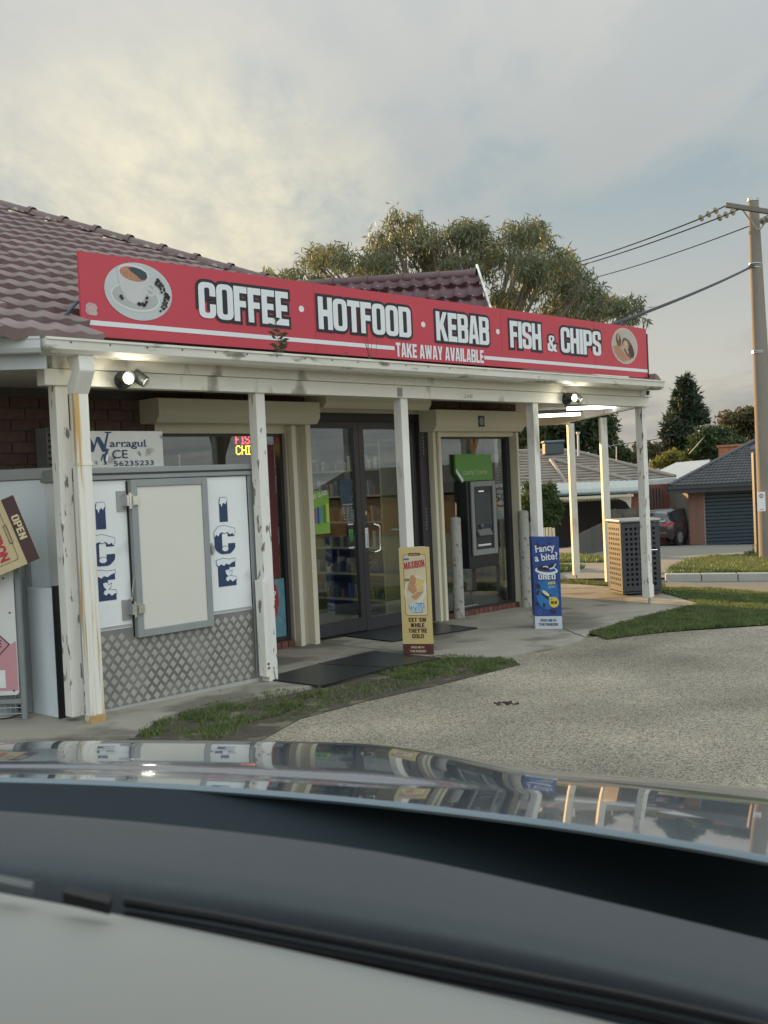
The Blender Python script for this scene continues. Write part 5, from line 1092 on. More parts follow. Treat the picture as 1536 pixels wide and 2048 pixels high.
# ------------------------------------------------------------------ trees
def foliage(name, parent, clusters, n, lw, ll, mat, droop=0.0, shell=.45, seed=1, spray=14, tight=.07):
    rg = np.random.default_rng(seed); wts = np.array([c[1][0]*c[1][1]*c[1][2] for c in clusters])**.66; wts /= wts.sum()
    idx = rg.choice(len(clusters), n, p=wts); C_ = np.array([c[0] for c in clusters])[idx]; S_ = np.array([c[1] for c in clusters])[idx]
    # twigs: leaves gather in sprays
    ns = max(1, n//spray); sp = rg.normal(size=(ns, 3)); sp /= np.linalg.norm(sp, axis=1)[:, None]; sp *= (shell+(1-shell)*rg.random(ns)**.6)[:, None]
    k = rg.integers(0, ns, n); off = sp[k]+rg.normal(size=(n, 3))*.075
    key = (idx*7919+k) % ns; off = sp[key]+rg.normal(size=(n, 3))*tight
    p = C_+off*S_
    d = rg.normal(size=(n, 3)); d[:, 2] -= droop*1.6; d /= np.linalg.norm(d, axis=1)[:, None]
    s = np.cross(d, rg.normal(size=(n, 3))); s /= np.linalg.norm(s, axis=1)[:, None]
    l = ll*rg.uniform(.6, 1.3, n)[:, None]; w = lw*rg.uniform(.7, 1.2, n)[:, None]
    V = np.empty((n, 4, 3)); V[:, 0] = p; V[:, 1] = p+d*l*.5+s*w*.5; V[:, 2] = p+d*l; V[:, 3] = p+d*l*.5-s*w*.5
    o = npmesh(name, V.reshape(-1, 3), np.arange(4*n).reshape(-1, 4), mat, parent); return o
def pxc(px, py, r, d, ry=None, dj=1.0):
    c = at(px, py, d+random.uniform(-1, 1)*dj); k = d/F; return ((c.x, c.y, c.z), (r*k, r*k*1.1, (ry or r)*k))
def tree(name, label, base, clusters, n, lw, ll, mat, bark, r0, group=None, droop=0, limbs=6, seed=1, shell=.45, cat='tree', spray=14, tight=.07):
    t_ = thing(name, label, cat, base, 0, group); B = Vector(base)
    cl = [((c[0][0]-B.x, c[0][1]-B.y, c[0][2]-B.z), c[1]) for c in clusters]
    foliage('crown', t_, cl, n, lw, ll, mat, droop, shell, seed, spray, tight)
    cen = sum((Vector(c[0]) for c in cl), Vector())/len(cl); mb = MB(); rnd = random.Random(seed)
    fork = Vector((cen.x*.3, cen.y*.3, max(.4, cen.z*.42))); mb.tube([(0, 0, -.3), fork*.5+Vector((r0*.6, 0, 0)), fork], [r0, r0*.8, r0*.65], 10)
    for c in rnd.sample(cl, min(limbs, len(cl))):
        e = Vector(c[0])+Vector((0, 0, c[1][2]*.3)); mid = fork.lerp(e, .5)+Vector((rnd.uniform(-.2, .2), 0, rnd.uniform(.1, .4)))*r0*4
        mb.tube([fork*.92, mid, e], [r0*.5, r0*.3, r0*.08], 7)
        for q in range(4):
            f = e+Vector((rnd.uniform(-1, 1)*c[1][0], rnd.uniform(-1, 1)*c[1][1], rnd.uniform(-.6, .8)*c[1][2])); mb.tube([mid.lerp(e, .3+.15*q), f], [r0*.12, r0*.03], 5)
    mb.build('trunk', bark, t_, smooth=True); return t_
bark = M('grey_brown_bark', (.10, .085, .07), .9, var=.3, scale=6, bump=.5, world_=True); gumbark = M('pale_gum_bark', (.17, .135, .10), .75, var=.3, scale=3, world_=True)
gl_ = M('gum_leaves', (.145, .16, .088), .55, var=.5, scale=.9, world_=True, trans=.45)
dg = M('dark_conifer_needles', (.028, .050, .022), .7, var=.4, scale=.5, world_=True, trans=.15); mg = M('mid_green_leaves', (.045, .070, .024), .6, var=.4, scale=.4, world_=True, trans=.3); og = M('olive_leaves', (.085, .075, .035), .6, var=.4, scale=.4, world_=True, trans=.35); yg = M('yellow_green_leaves', (.16, .17, .04), .6, var=.4, scale=.6, world_=True, trans=.4)
D = 27
spots = [(560,552,34,22),(600,545,40,26),(640,528,42,34),(660,508,34,30),(705,520,48,42),(745,500,46,44),(790,470,42,48),(812,448,34,26),(835,500,46,50),(862,470,34,36),(900,520,46,56),(930,478,48,48),(968,462,46,34),(960,520,52,60),(1010,480,52,50),(1050,470,46,40),(1085,490,46,48),(1040,540,60,64),(1100,550,54,62),(1125,520,34,48),(1150,560,44,50),(1185,585,46,46),(1215,600,40,44),(1245,615,36,36),(1270,632,26,20),(1160,620,60,44),(1090,610,60,50),(780,540,70,44),(870,560,60,40),(1010,600,60,50),(690,556,50,22),(600,565,50,20)]
rt_ = random.Random(12); cl = [pxc(a+rt_.uniform(-.75, .75)*r, b+rt_.uniform(-.75, .75)*r2, r*rt_.uniform(.42, .72), D, r2*rt_.uniform(.38, .66), 2.4) for a, b, r, r2 in spots for _ in range(4)]
gb = at(930, 900, D); gb.z = T(gb.x, gb.y)
tree('gum_tree', 'broad gum tree with drooping olive leaves standing behind the shop roof', gb, cl, 25000, .040, .20, gl_, gumbark, .24, droop=.8, limbs=40, seed=4, shell=.1, spray=22, tight=.17)
# conifer
def conifer(name, label, px, top, bot, half, d, n, mat, seed, grp=None):
    cl = []; k = 16
    rnd = random.Random(seed)
    for i in range(k):
        f = (i+.5)/k; y = top+(bot-top)*f; w = half*(f**.60)*(1 if f < .8 else 1-.5*(f-.8)/.2)
        for j in (-1, -.3, .35, 1): cl.append(pxc(px+j*w*.66+rnd.uniform(-6, 6), y+abs(j)*6+rnd.uniform(-4, 4), max(5, w*.36), d, 9, 1.0))
    b = at(px, bot+10, d); b.z = T(b.x, b.y); return tree(name, label, b, cl, n, .10, .42, mat, bark, .30, grp, droop=-.1, limbs=8, seed=seed, shell=.1)
conifer('conifer_tree', 'tall dark conifer rising above the dark tiled garage roof', 1372, 755, 905, 60, 66, 15000, dg, 3)
def bush(name, label, sp, d, n, lw, ll, mat, seed, r0=.2, cat='tree', grp=None, bk_=bark, shell=.3):
    cl = [pxc(a, b, r, d, r2, .8) for a, b, r, r2 in sp]; x = sum(a[0] for a in sp)/len(sp); y = max(a[1] for a in sp)
    b = at(x, y, d); b.z = T(b.x, b.y); return tree(name, label, b, cl, n, lw, ll, mat, bk_, r0, grp, limbs=5, seed=seed, shell=shell, cat=cat)
bush('leafy_tree', 'dark green tree beside the conifer, right of the small far pole', [(1410,880,30,28),(1440,885,34,34),(1465,900,32,26),(1425,905,40,20),(1395,905,26,18)], 60, 7000, .12, .30, mg, 5)
bush('leafy_tree', 'olive brown gum tree on the skyline left of the power pole', [(1462,838,30,16),(1495,835,30,20),(1520,830,24,20),(1478,862,34,20),(1510,870,30,26),(1490,895,30,16)], 80, 6500, .14, .32, og, 6)
bush('leafy_tree', 'large dark tree behind the tiled house, seen between the lit posts', [(1060,862,34,30),(1100,855,40,34),(1140,850,38,34),(1180,845,34,36),(1210,850,26,34),(1085,890,50,20),(1160,885,44,24),(1205,885,26,26),(1035,880,24,22)], 58, 9000, .14, .34, mg, 7)
bush('leafy_tree', 'small tree at the end of the dark tree mass, left of the corner post', [(1232,900,18,16),(1248,912,16,14),(1222,885,14,14)], 75, 2500, .12, .30, mg, 8)
bush('leafy_tree', 'brownish far gum tree seen either side of the corner post', [(1285,895,18,16),(1300,905,22,16),(1270,915,18,12),(1315,900,16,14)], 95, 3500, .14, .34, og, 9)
bush('leafy_shrub', 'sunlit yellow green bush between the white roof and the conifer', [(1330,920,18,12),(1345,914,16,14),(1315,928,14,8),(1360,918,14,12)], 60, 2500, .10, .24, yg, 10, .1, 'shrub')
bush('garden_bush', 'feathery green bush in front of the house verandah', [(1060,1010,26,28),(1085,995,26,24),(1045,1040,26,26),(1080,1035,34,30),(1105,1020,22,30),(1060,975,16,14),(1100,980,14,16)], 36, 8000, .05, .17, M('bush_leaves', (.05, .085, .022), .6, var=.4, scale=1.2, world_=True, trans=.35), 11, .06, 'shrub', shell=.1)
# ------------------------------------------------------------------ garage house
g0_ = gp(1380, 1093); GD = (g0_-CAM).dot(_f); K = GD/F
gz0 = g0_.z; gh = thing('garage_house', 'brown brick garage with dark tiled roof and navy roller door', 'house', g0_)
gbr = M('brown_garage_brick', (.17, .085, .06), .85, var=.25, scale=9, bump=.3)
def gx(px): return (px-1380)*K
Zt = 2.52
MB().box((gx(1380), .0, -.3), (gx(1413), 6, Zt)).box((gx(1413), 0, 2.22), (gx(1513), .3, Zt)).box((gx(1513), 0, -.3), (gx(1700), 6, Zt)).box((gx(1413), 2, -.3), (gx(1513), 6, Zt)).build('wall', M('garage_mortar', (.20, .17, .14), .9, var=.1), gh)
gme = MB().box((0, -.014, 0), (.30, .03, .080)).build('brick', gbr, gh); gme.location = (gx(1380), 0, .0)
for r in range(26):
    z = r*.092
    for k in range(2): 
        x0 = gx(1380)+k*.315+(.0 if r % 2 else -.0)
        inst(gme, gh, (x0, 0, z), 'brick', None, ((1.0 if r % 2 == k % 2 else .97), 1, 1))
for r in range(3):
    for k in range(6): inst(gme, gh, (gx(1413)+k*.315+.02*(r % 2), 0, 2.24+r*.092), 'brick')
dm = M('navy_roller_door', (.020, .035, .048), .45, var=.15)
for k in range(15): MB().prism([(gx(1414), .10, k*.148), (gx(1414), .072, k*.148+.02), (gx(1414), .072, k*.148+.125), (gx(1414), .10, k*.148+.146)], (0, 0, 0), (gx(1512)-gx(1414), 0, 0)).build('roller_slat', dm, gh)
ev = (gx(1335), -.55, Zt-.12); gp_ = R(18.5); edge = M('charcoal_gutter', (.035, .038, .042), .4)
MB().box((ev[0]-.05, ev[1]-.12, ev[2]-.02), (gx(1750), ev[1], ev[2]+.10)).box((ev[0], ev[1], ev[2]-.20), (gx(1750), ev[1]+.03, ev[2]-.02)).build('gutter', edge, gh); MB().box((ev[0], ev[1]+.03, ev[2]-.20), (gx(1750), 0, ev[2]-.17)).build('eave_lining', M('dark_eave', (.07, .06, .055), .7), gh)
dtile = M('charcoal_tile', (.050, .050, .054), .38, var=.2, rnd=.2); tm3 = tile_mesh(.33, .36, 'dark_tile', dtile, .03)
def gpt(x, s, lift=0): return Vector((x, ev[1]-.05+s*math.cos(gp_), ev[2]+.10+s*math.sin(gp_)+lift))
for r in range(14):
    s = r*.345; x = ev[0]-.05+s*math.cos(gp_)+.05
    x += .165*(r % 2)
    while x < gx(1560):
        c = bpy.data.objects.new('roof_tile', tm3); link(c, gh); c.location = gpt(x, s); c.rotation_euler = (gp_, 0, 0); x += .33
L_ = 5.6; xr = gx(1900)
MB().quad(gpt(ev[0], 0, -.03), gpt(xr, 0, -.03), gpt(xr, L_, -.03), gpt(ev[0]+L_*math.cos(gp_), L_, -.03)).build('roof_deck', dtile, gh)
a = gpt(ev[0], 0, .03); b = gpt(ev[0]+L_*math.cos(gp_), L_, .03); MB().tube([a, b], .09, 8).build('hip_cap', edge, gh, smooth=True)
ch = at(1461, 902, 52); ct = thing('brick_chimney', 'orange brick chimney catching the sun behind the garage roof', 'chimney', (ch.x, ch.y, ch.z-.6))
MB().box((-.48, -.3, -1.0), (.48, .3, .80)).build('stack', M('orange_brick', (.36, .14, .075), .8, var=.3, scale=5), ct); MB().box((-.54, -.36, .80), (.54, .36, .90)).build('cap', M('orange_brick', (.36, .14, .075), .8), ct)
# white roofed shed and dark roof behind
wq = [at(1308, 946, 52), at(1352, 925, 56), at(1420, 919, 58), at(1415, 932, 55), at(1348, 962, 50)]
sr_ = thing('pale_roof_shed', 'shed with pale sunlit sheet roof between the two houses', 'shed', (wq[0].x, wq[0].y, T(wq[0].x, wq[0].y)))
o0 = Vector(sr_.location); MB().prism([p-o0 for p in wq], (0, 0, 0), (0, 0, -.12)).build('roof', M('pale_sheet_roof', (.62, .58, .52), .45, var=.04), sr_); MB().box((.6, 1.5, 0), (2.6, 4.5, wq[0].z-o0.z)).build('wall', gbr, sr_)
dq_ = [at(1345, 926, 62), at(1400, 905, 66), at(1452, 903, 66), at(1452, 925, 62)]; hs = thing('far_dark_house', 'far house with dark roof and pale curved flashing below the conifer', 'house', (dq_[0].x, dq_[0].y, T(dq_[0].x, dq_[0].y))); o0 = Vector(hs.location)
MB().prism([p-o0 for p in dq_], (0, 0, 0), (0, 0, -.15)).build('roof', M('far_dark_roof', (.05, .05, .055), .6), hs); MB().box((.4, .5, 0), (3, 3.5, dq_[0].z-o0.z-.1)).build('wall', gbr, hs)
MB().tube([at(1403, 914, 61)-o0, at(1415, 906, 61)-o0, at(1428, 901, 61)-o0, at(1440, 906, 61)-o0], .16, 6).build('flashing', M('blue_grey_flashing', (.30, .34, .40), .4), hs); MB().cyl(at(1384, 918, 61)-o0, at(1384, 902, 61)-o0, .17, .22, 10).build('flue', blackp, hs)
# small far pole, wires
def pole_thing(name, label, base, top, r0, r1, mat, arm=None, cat='pole'):
    t_ = thing(name, label, cat, base); o0 = Vector(base); MB().cyl((0, 0, -.3), top-o0, r0, r1, 14).build('pole', mat, t_, smooth=True); return t_, o0
pb = at(1424, 950, 60); pb.z = T(pb.x, pb.y); pm = M('sunlit_timber_pole', (.24, .215, .18), .85, var=.15, scale=4, stretch=(1, 1, .2))
fp_, o0 = pole_thing('far_power_pole', 'small far timber power pole with lamp arm in front of the conifer', pb, at(1416, 848, 60), .18, .14, pm, cat='power pole')
MB().obox(at(1416, 852, 60)-o0, Vector((.42, 0, 0)), Vector((0, .05, 0)), Vector((0, 0, .05))).build('crossarm', pm, fp_); MB().tube([at(1415, 866, 60)-o0, at(1403, 862, 60)-o0], .03, 6).build('lamp_arm', greymetal, fp_); MB().ball(at(1400, 863, 60)-o0, .14, 10, 6, (1.4, .6, .5)).build('lamp_head', pwhite, fp_, smooth=True)
def wire(label, a, b, sag, r, mat=None, n=14):
    sag *= .3
    pts = [a.lerp(b, i/n)+Vector((0, 0, -sag*4*(i/n)*(1-i/n))) for i in range(n+1)]; m_ = (a+b)/2
    o = MB().tube([p-m_ for p in pts], r, 6).build('power_line', mat or M('wire_grey', (.02, .02, .025), 1, var=0, spec=0), None, smooth=True); o.location = m_; tag(o, label, 'wire'); return o
wire('thin wire running from the far pole across the conifer to the left', at(1414, 852, 60), at(1240, 888, 60), .5, .018); wire('taut pale stay wire running down left of the far pole', at(1415, 866, 60), at(1378, 908, 58), .0, .03, M('pale_stay', (.35, .33, .22), .6))
# ------------------------------------------------------------------ left house
HD = 41.0; K2 = HD/F
h0 = at(1150, 1085, HD*1.17); h0.z = T(h0.x, h0.y); hh = thing('tiled_house', 'low brick house with grey tiled roof and bullnose verandah behind the posts', 'house', h0); o0 = Vector(h0)
def HP(px, py, d): return at(px, py, d*1.17)-o0
rt = M('grey_beige_tile', (.205, .175, .145), .75, var=.22, scale=2.5, bump=.3, rnd=.10)
def courses(name, parent, a, b, c, d, n, mat, th=.06):
    """roof face with eave a-b and top d-c, built of overlapping courses"""
    nn = (b-a).cross(d-a).normalized(); nn = nn if nn.z > 0 else -nn
    for i in range(n):
        f0, f1 = i/n, (i+1.15)/n; l0, r0, l1, r1 = a.lerp(d, f0), b.lerp(c, f0), a.lerp(d, min(f1, 1)), b.lerp(c, min(f1, 1))
        k = max(2, int((r0-l0).length/.33)); lo = []; up = []
        mb = MB()
        for j in range(k+1):
            p = l0.lerp(r0, j/k); q = l1.lerp(r1, j/k); w = .022*(1 if j % 2 else 0); lo.append(p+nn*(th+w)); up.append(q+nn*.01)
        for j in range(k): mb.quad(lo[j], lo[j+1], up[j+1], up[j]); mb.quad(lo[j]-nn*(th+.03), lo[j+1]-nn*(th+.03), lo[j+1], lo[j])
        mb.build(name, mat, parent)
eL, eR = HP(960, 974, 40), HP(1345, 956, 40.5); tL, tR = HP(1020, 903, 45), HP(1145, 903, 45)
eRr = HP(1352, 952, 40.5)
courses('tile_course', hh, HP(980, 976, 40), HP(1350, 956, 41), HP(1142, 903, 45.5), HP(1005, 905, 45.5), 12, rt)
MB().quad(HP(1350, 956, 41), HP(1350, 956, 41)+Vector((0, 10, .2)), HP(1142, 903, 45.5)+Vector((0, 2, 0)), HP(1142, 903, 45.5)).quad(HP(1005, 903, 45.5), HP(1142, 903, 45.5), HP(1142, 903, 45.5)+Vector((0, 8, -2)), HP(1005, 903, 45.5)+Vector((0, 8, -2))).build('rear_roof', rt, hh)
courses('tile_course', hh, HP(1040, 973, 38.8), HP(1262, 963, 39.4), HP(1106, 922, 42.5), HP(1085, 922, 42.5), 9, rt)
capg = M('pale_cap', (.25, .215, .18), .7, var=.15)
for a, b in ((HP(1106, 919, 42.4), HP(1262, 961, 39.3)), (HP(1102, 920, 42.4), HP(1134, 970, 38.9)), (HP(1142, 901, 45.4), HP(1350, 953, 40.9)), (HP(1005, 903, 45.4), HP(1142, 901, 45.4))): MB().tube([a, b], .10, 7).build('ridge_cap', capg, hh, smooth=True)
gm_ = M('pale_green_gutter', (.36, .38, .35), .5, var=.05)
MB().tube([HP(960, 980, 38.7), HP(1262, 965, 39.2), HP(1350, 958, 40.8)], .09, 6).build('gutter', gm_, hh)
bricks_far = M('red_house_brick', (.19, .075, .055), .85, var=.25, scale=3)
MB().box(tuple(HP(980, 1085, 41)*1.0-Vector((0, 0, .5))), (HP(1345, 960, 41.3).x, HP(1345, 960, 41.3).y+.3, HP(1345, 962, 41.3).z)).build('wall', bricks_far, hh)
# bullnose verandah
bn = M('pale_corrugated', (.40, .42, .39), .45, var=.06); na = 44
A_, B_ = HP(1020, 984, 38.4), HP(1284, 974, 38.9); mb = MB(); pr = [(0, .28), (-.35, .25), (-.65, .15), (-.82, 0.0), (-.86, -.13)]
for j in range(na+1):
    p = A_.lerp(B_, j/na); 
    for y, z in pr: mb.v.append(tuple(p+Vector((0, y+.5, z+(.025 if j % 2 else 0)))))
for j in range(na):
    for i in range(len(pr)-1): q = j*len(pr)+i; mb.f.append((q, q+1, q+1+len(pr), q+len(pr)))
mb.build('bullnose_roof', bn, hh); p0, p1 = A_+Vector((0, -.38, -.17)), B_+Vector((0, -.38, -.17)); MB().tube([p0, p1], .06, 6).build('gutter', M('teal_gutter', (.14, .20, .21), .5), hh)
lace = M('cream_lace', (.48, .46, .36), .6); mb = MB(); q0_ = HP(1110, 1000, 38.3); q1_ = HP(1262, 992, 38.7); 
for k in range(54):
    p = q0_.lerp(q1_, k/54); mb.add([p, p+Vector((.055, 0, 0)), p+Vector((.0275, 0, -.14))], [(0, 2, 1)])
mb.box(tuple(q0_+Vector((0, -.01, 0))), tuple(Vector((q1_.x, q0_.y+.03, q1_.z+.09)))) ; o = mb.build('lace_trim', lace, hh); o['kind'] = 'stuff'
MB().prism([HP(1235, 996, 38.7), HP(1263, 994, 38.7), HP(1262, 1018, 38.7), HP(1252, 1004, 38.7)], (0, 0, 0), (0, .06, 0)).build('lace_bracket', lace, hh)
MB().quad(HP(1110, 1090, 39.5)+Vector((0, .5, -.5)), HP(1262, 1080, 40)+Vector((0, .5, -.5)), HP(1262, 990, 40)+Vector((0, .5, 0)), HP(1110, 990, 39.5)+Vector((0, .5, 0))).build('verandah_shade_sheet', M('painted_deep_shade', (.025, .022, .022), .9), hh)  # near-black sheet paints the deep shade under the verandah
MB().box(tuple(HP(1263, 1060, 38.9)), tuple(HP(1292, 986, 38.9)+Vector((0, .4, 0)))).build('brick_pier', bricks_far, hh)
MB().box(tuple(HP(1283, 970, 39.6)), tuple(HP(1376, 957, 39.6)+Vector((0, .15, 0)))).build('carport_fascia', M('pale_fascia', (.42, .43, .42), .5), hh)
MB().box(tuple(HP(1298, 1020, 41.0)), tuple(HP(1326, 975, 41.0)+Vector((0, .05, 0)))).build('window', M('dark_window', (.03, .03, .035), .3), hh)
for k in range(4): MB().box(tuple(HP(1303+k*6, 1018, 40.9)), tuple(HP(1305+k*6, 976, 40.9)+Vector((0, .04, 0)))).build('curtain_fold', M('curtain', (.12, .08, .07), .8), hh)
for k in range(5): MB().box(tuple(HP(1340, 1024-k*9, 40.8)), tuple(HP(1380, 1017-k*9, 40.8)+Vector((0, .05, 0)))).build('wall_board', M('grey_boards', (.16, .16, .15), .8, var=.15), hh)
cl_ = HP(1107, 903, 43); cb_ = M('grey_green_plastic', (.05, .065, .07), .5, var=.1)
MB().box((cl_.x-.44, cl_.y-.3, cl_.z-.15), (cl_.x+.44, cl_.y+.5, cl_.z+.38)).build('evaporative_cooler', cb_, hh, bevel=.06); MB().box((cl_.x-.49, cl_.y-.35, cl_.z+.38), (cl_.x+.49, cl_.y+.55, cl_.z+.50)).build('cooler_lid', M('cooler_lid', (.11, .13, .14), .45), hh, bevel=.05)
MB().cyl(HP(1157, 912, 43), HP(1156, 868, 43), .05, n=8).cyl(HP(1156, 868, 43), HP(1156, 864, 43), .09, n=8).build('vent_pipe', M('pale_vent', (.45, .46, .44), .5), hh)
MB().cyl(HP(1233, 920, 42), HP(1233, 893, 42), .022, n=6).cyl(HP(1214, 893, 42), HP(1246, 887, 42), .015, n=5).cyl(HP(1216, 889, 42), HP(1222, 897, 42), .012, n=5).cyl(HP(1226, 887, 42), HP(1231, 895, 42), .012, n=5).cyl(HP(1237, 884, 42), HP(1242, 892, 42), .012, n=5).build('tv_antenna', greymetal, hh)
# fences
fm = M('weathered_paling', (.085, .080, .072), .85, var=.25, scale=3, rnd=.2, stretch=(3, 3, .3))
def fence(name, label, a, b, ha_, hb2_, w, mat, gap=.012):
    t_ = thing(name, label, 'fence', a); L__ = (b-a); n = max(2, int(L__.length/(w+gap))); ang = math.atan2(L__.y, L__.x); base = None
    for k in range(n):
        f = k/n; p = L__*f; h = ha_+(hb2_-ha_)*f
        if base is None: base = MB().box((0, -.01, -.05), (w, .01, 1)).build('paling', mat, t_); c = base
        else: c = inst(base, t_, (0, 0, 0), 'paling')
        c.location = p; c.rotation_euler = (0, 0, ang); c.scale = (1, 1, h*random.uniform(.985, 1.01))
    MB().obox(L__/2+Vector((0, .03, min(ha_, hb2_)*.7)), L__/2, Vector((0, .02, 0)), Vector((0, 0, .04))).build('rail', mat, t_); return t_
fa, fb = gp(1146, 1116), at(1246, 1084, 43); fb.z = T(fb.x, fb.y); dfa, dfb = (fa-CAM).dot(_f), (fb-CAM).dot(_f)
fence('paling_fence', 'dark weathered paling fence sloping up behind the lit posts', fa, fb, (1116-1074)/F*dfa, at(1246, 1026, 43).z-fb.z, .10, fm)
fc, fd = at(1222, 1060, 42.8), at(1290, 1055, 43); fc.z = T(fc.x, fc.y); fd.z = T(fd.x, fd.y); fence('paling_fence', 'short straight dark paling fence in front of the house, left of the parked car', fc, fd, at(1222, 1018, 42.8).z-fc.z, at(1290, 1016, 43).z-fd.z, .11, fm)
wf0, wf1 = at(1054, 1075, 26), at(1112, 1073, 26); z__ = T(wf0.x, wf0.y); wf0.z = at(1054, 1110, 26).z; wf1.z = at(1112, 1108, 26).z
pfm = M('cream_picket', (.58, .52, .38), .6, var=.08)
fence('picket_fence', 'low cream picket fence just above the blue sign', Vector((wf0.x, wf0.y, T(wf0.x, wf0.y))), Vector((wf1.x, wf1.y, T(wf1.x, wf1.y))), at(1054, 1055, 26).z-T(wf0.x, wf0.y), at(1112, 1055, 26).z-T(wf1.x, wf1.y), .055, pfm, .02)
# ------------------------------------------------------------------ parked car (rear three-quarter view)
def car(label, base, az, body, name='parked_car'):
    t_ = thing(name, label, 'car', base, math.pi/2-R(az)); Lc, Wc = 4.4, 1.76    # local x forward from rear bumper
    # cross sections along the length: x, half width low, half width roof, sill z, belt z, roof z
    sec = [(0.0, .74, .60, .38, .80, .82), (.06, .82, .64, .30, .92, .96), (.22, .86, .62, .26, .96, 1.20), (.55, .87, .60, .24, .97, 1.42), (1.1, .88, .59, .22, .96, 1.49), (1.9, .88, .59, .22, .95, 1.50), (2.5, .88, .58, .22, .94, 1.42), (3.05, .87, .62, .22, .93, 1.05), (3.4, .87, .70, .22, .90, .95), (4.0, .84, .70, .24, .82, .86), (4.3, .78, .62, .30, .68, .72), (4.4, .66, .5, .38, .58, .60)]
    ring = []
    for x, wl_, wr, z0, zb, zr in sec:
        half = [(wl_*.93, z0), (wl_, z0+.18), (wl_, zb-.10), (wl_*.965, zb), (wr+.03, zr-.05), (wr*.8, zr), (0, zr+.012)]
        ring.append([(x, y, z) for y, z in half]+[(x, -y, z) for y, z in half[-2::-1]])
    n = len(ring[0]); mb = MB(); glassf = MB()
    for r in ring: mb.v += r
    for i in range(len(ring)-1):
        for j in range(n-1): mb.f.append((i*n+j, i*n+j+1, (i+1)*n+j+1, (i+1)*n+j))
    mb.f.append(tuple(range(n))); mb.f.append(tuple(reversed(range((len(ring)-1)*n, len(ring)*n))))
    mb.build('body', body, t_, smooth=True)
    def gpnl(nm, i0, i1, j, f0=.10, f1=.90, par=t_, m_=None):
        out = MB()
        for s_ in ((j,), (n-2-j,)):
            j0 = s_[0]
            for i in range(i0, i1):
                q = [Vector(ring[i][j0]), Vector(ring[i+1][j0]), Vector(ring[i+1][j0+1]), Vector(ring[i][j0+1])]; c = [q[0].lerp(q[3], f0), q[1].lerp(q[2], f0), q[1].lerp(q[2], f1), q[0].lerp(q[3], f1)]
                sg = 1 if j0 < n/2 else -1; c = [p+Vector((0, sg*.006, .004)) for p in c]; out.quad(*c)
        return out.build(nm, m_, par)
    dgm = M('car_glass', (.02, .025, .03), .06, var=0, coat=1)
    gpnl('side_window', 2, 7, 3, .10, .88, m_=dgm)
    rw = MB(); a, b = ring[1], ring[3]; rw.quad((.055, .60, .985), (.055, -.60, .985), (.47, -.52, 1.395), (.47, .52, 1.395)); rw.build('rear_window', M('car_rear_glass', (.16, .20, .22), .05, var=0, coat=1), t_); wsn = MB().quad((3.02, .60, 1.07), (2.53, .54, 1.40), (2.53, -.54, 1.40), (3.02, -.60, 1.07)).build('windscreen', dgm, t_)
    tlm = M('tail_light_red', (.45, .02, .03), .15, var=0, coat=1)
    for s_ in (1, -1): MB().prism([(-.012, s_*.50, .86), (-.012, s_*.74, .80), (.09, s_*.845, .82), (.30, s_*.885, .93), (.22, s_*.86, .965), (.02, s_*.80, .955), (-.005, s_*.56, .93)], (0, 0, 0), (.012, s_*.008, .0)).build('tail_light', tlm, t_)
    MB().box((-.045, -.70, .34), (.10, .70, .58)).build('rear_bumper', body, t_, bevel=.05); MB().box((-.052, -.26, .62), (-.0, .26, .74)).build('number_plate', pwhite, t_)
    for s_ in (1, -1): MB().box((2.55, s_*.90-.06, .93), (2.68, s_*.90+.10*s_, 1.05)).build('mirror', body, t_, bevel=.02)
    for x in (.78, 3.48):
        for s_ in (1, -1):
            wv = MB().cyl((x, s_*.70, .32), (x, s_*.895, .32), .325, n=24).build('wheel', M('tyre', (.015, .015, .016), .8, var=0), t_, smooth=True); rm_ = MB().cyl((x, s_*.89, .32), (x, s_*.902, .32), .215, n=20)
            for k in range(7): an = 2*math.pi*k/7; rm_.obox((x+.11*math.cos(an), s_*.904, .32+.11*math.sin(an)), Vector((math.cos(an), 0, math.sin(an)))*.10, Vector((-math.sin(an), 0, math.cos(an)))*.018, Vector((0, .006, 0)))
            rm_.build('rim', M('alloy_rim', (.30, .30, .31), .35, metal=.7), wv)
            MB().cyl((x, s_*.872, .34), (x, s_*.884, .34), .375, n=24).build('wheel_arch', blackp, t_, smooth=True)
    return t_
cp = at(1318, 1094, 36); cp = gp(1300, 1096)
cpaint = M('dark_maroon_paint', (.032, .022, .026), .25, metal=.3, var=.05, coat=1)
dC = (cp-CAM).dot(_f)
car('dark maroon hatchback parked beside the brick garage, seen from behind', cp+Vector((.25, .8, 0)), 40, cpaint)
# ------------------------------------------------------------------ speed sign seen through the shop glass
s0_ = at(1001, 1003, 20.5); st_ = thing('speed_sign', 'round speed limit fifty sign seen through the cash machine window', 'road sign', (s0_.x, s0_.y, T(s0_.x, s0_.y))); zz = s0_.z-T(s0_.x, s0_.y)
MB().cyl((0, .03, -.2), (0, .03, zz+.25), .03, n=10).build('post', steel, st_); MB().box((-.20, -.004, zz-.33), (.20, .004, zz+.33)).build('plate', pwhite, st_)
sf2 = Frame((0, -.005, zz+.08)); decal('red_ring', [[ell(0, 0, .185, .185, 36), ell(0, 0, .145, .145, 36)]], M('sign_red', (.42, .03, .03), .4, var=0), st_, sf2, .002); txt(st_, sf2, '50', 0, -.075, .21, pblack, width=.22, bold=.02, lift=.003, align='CENTER', name='digits')
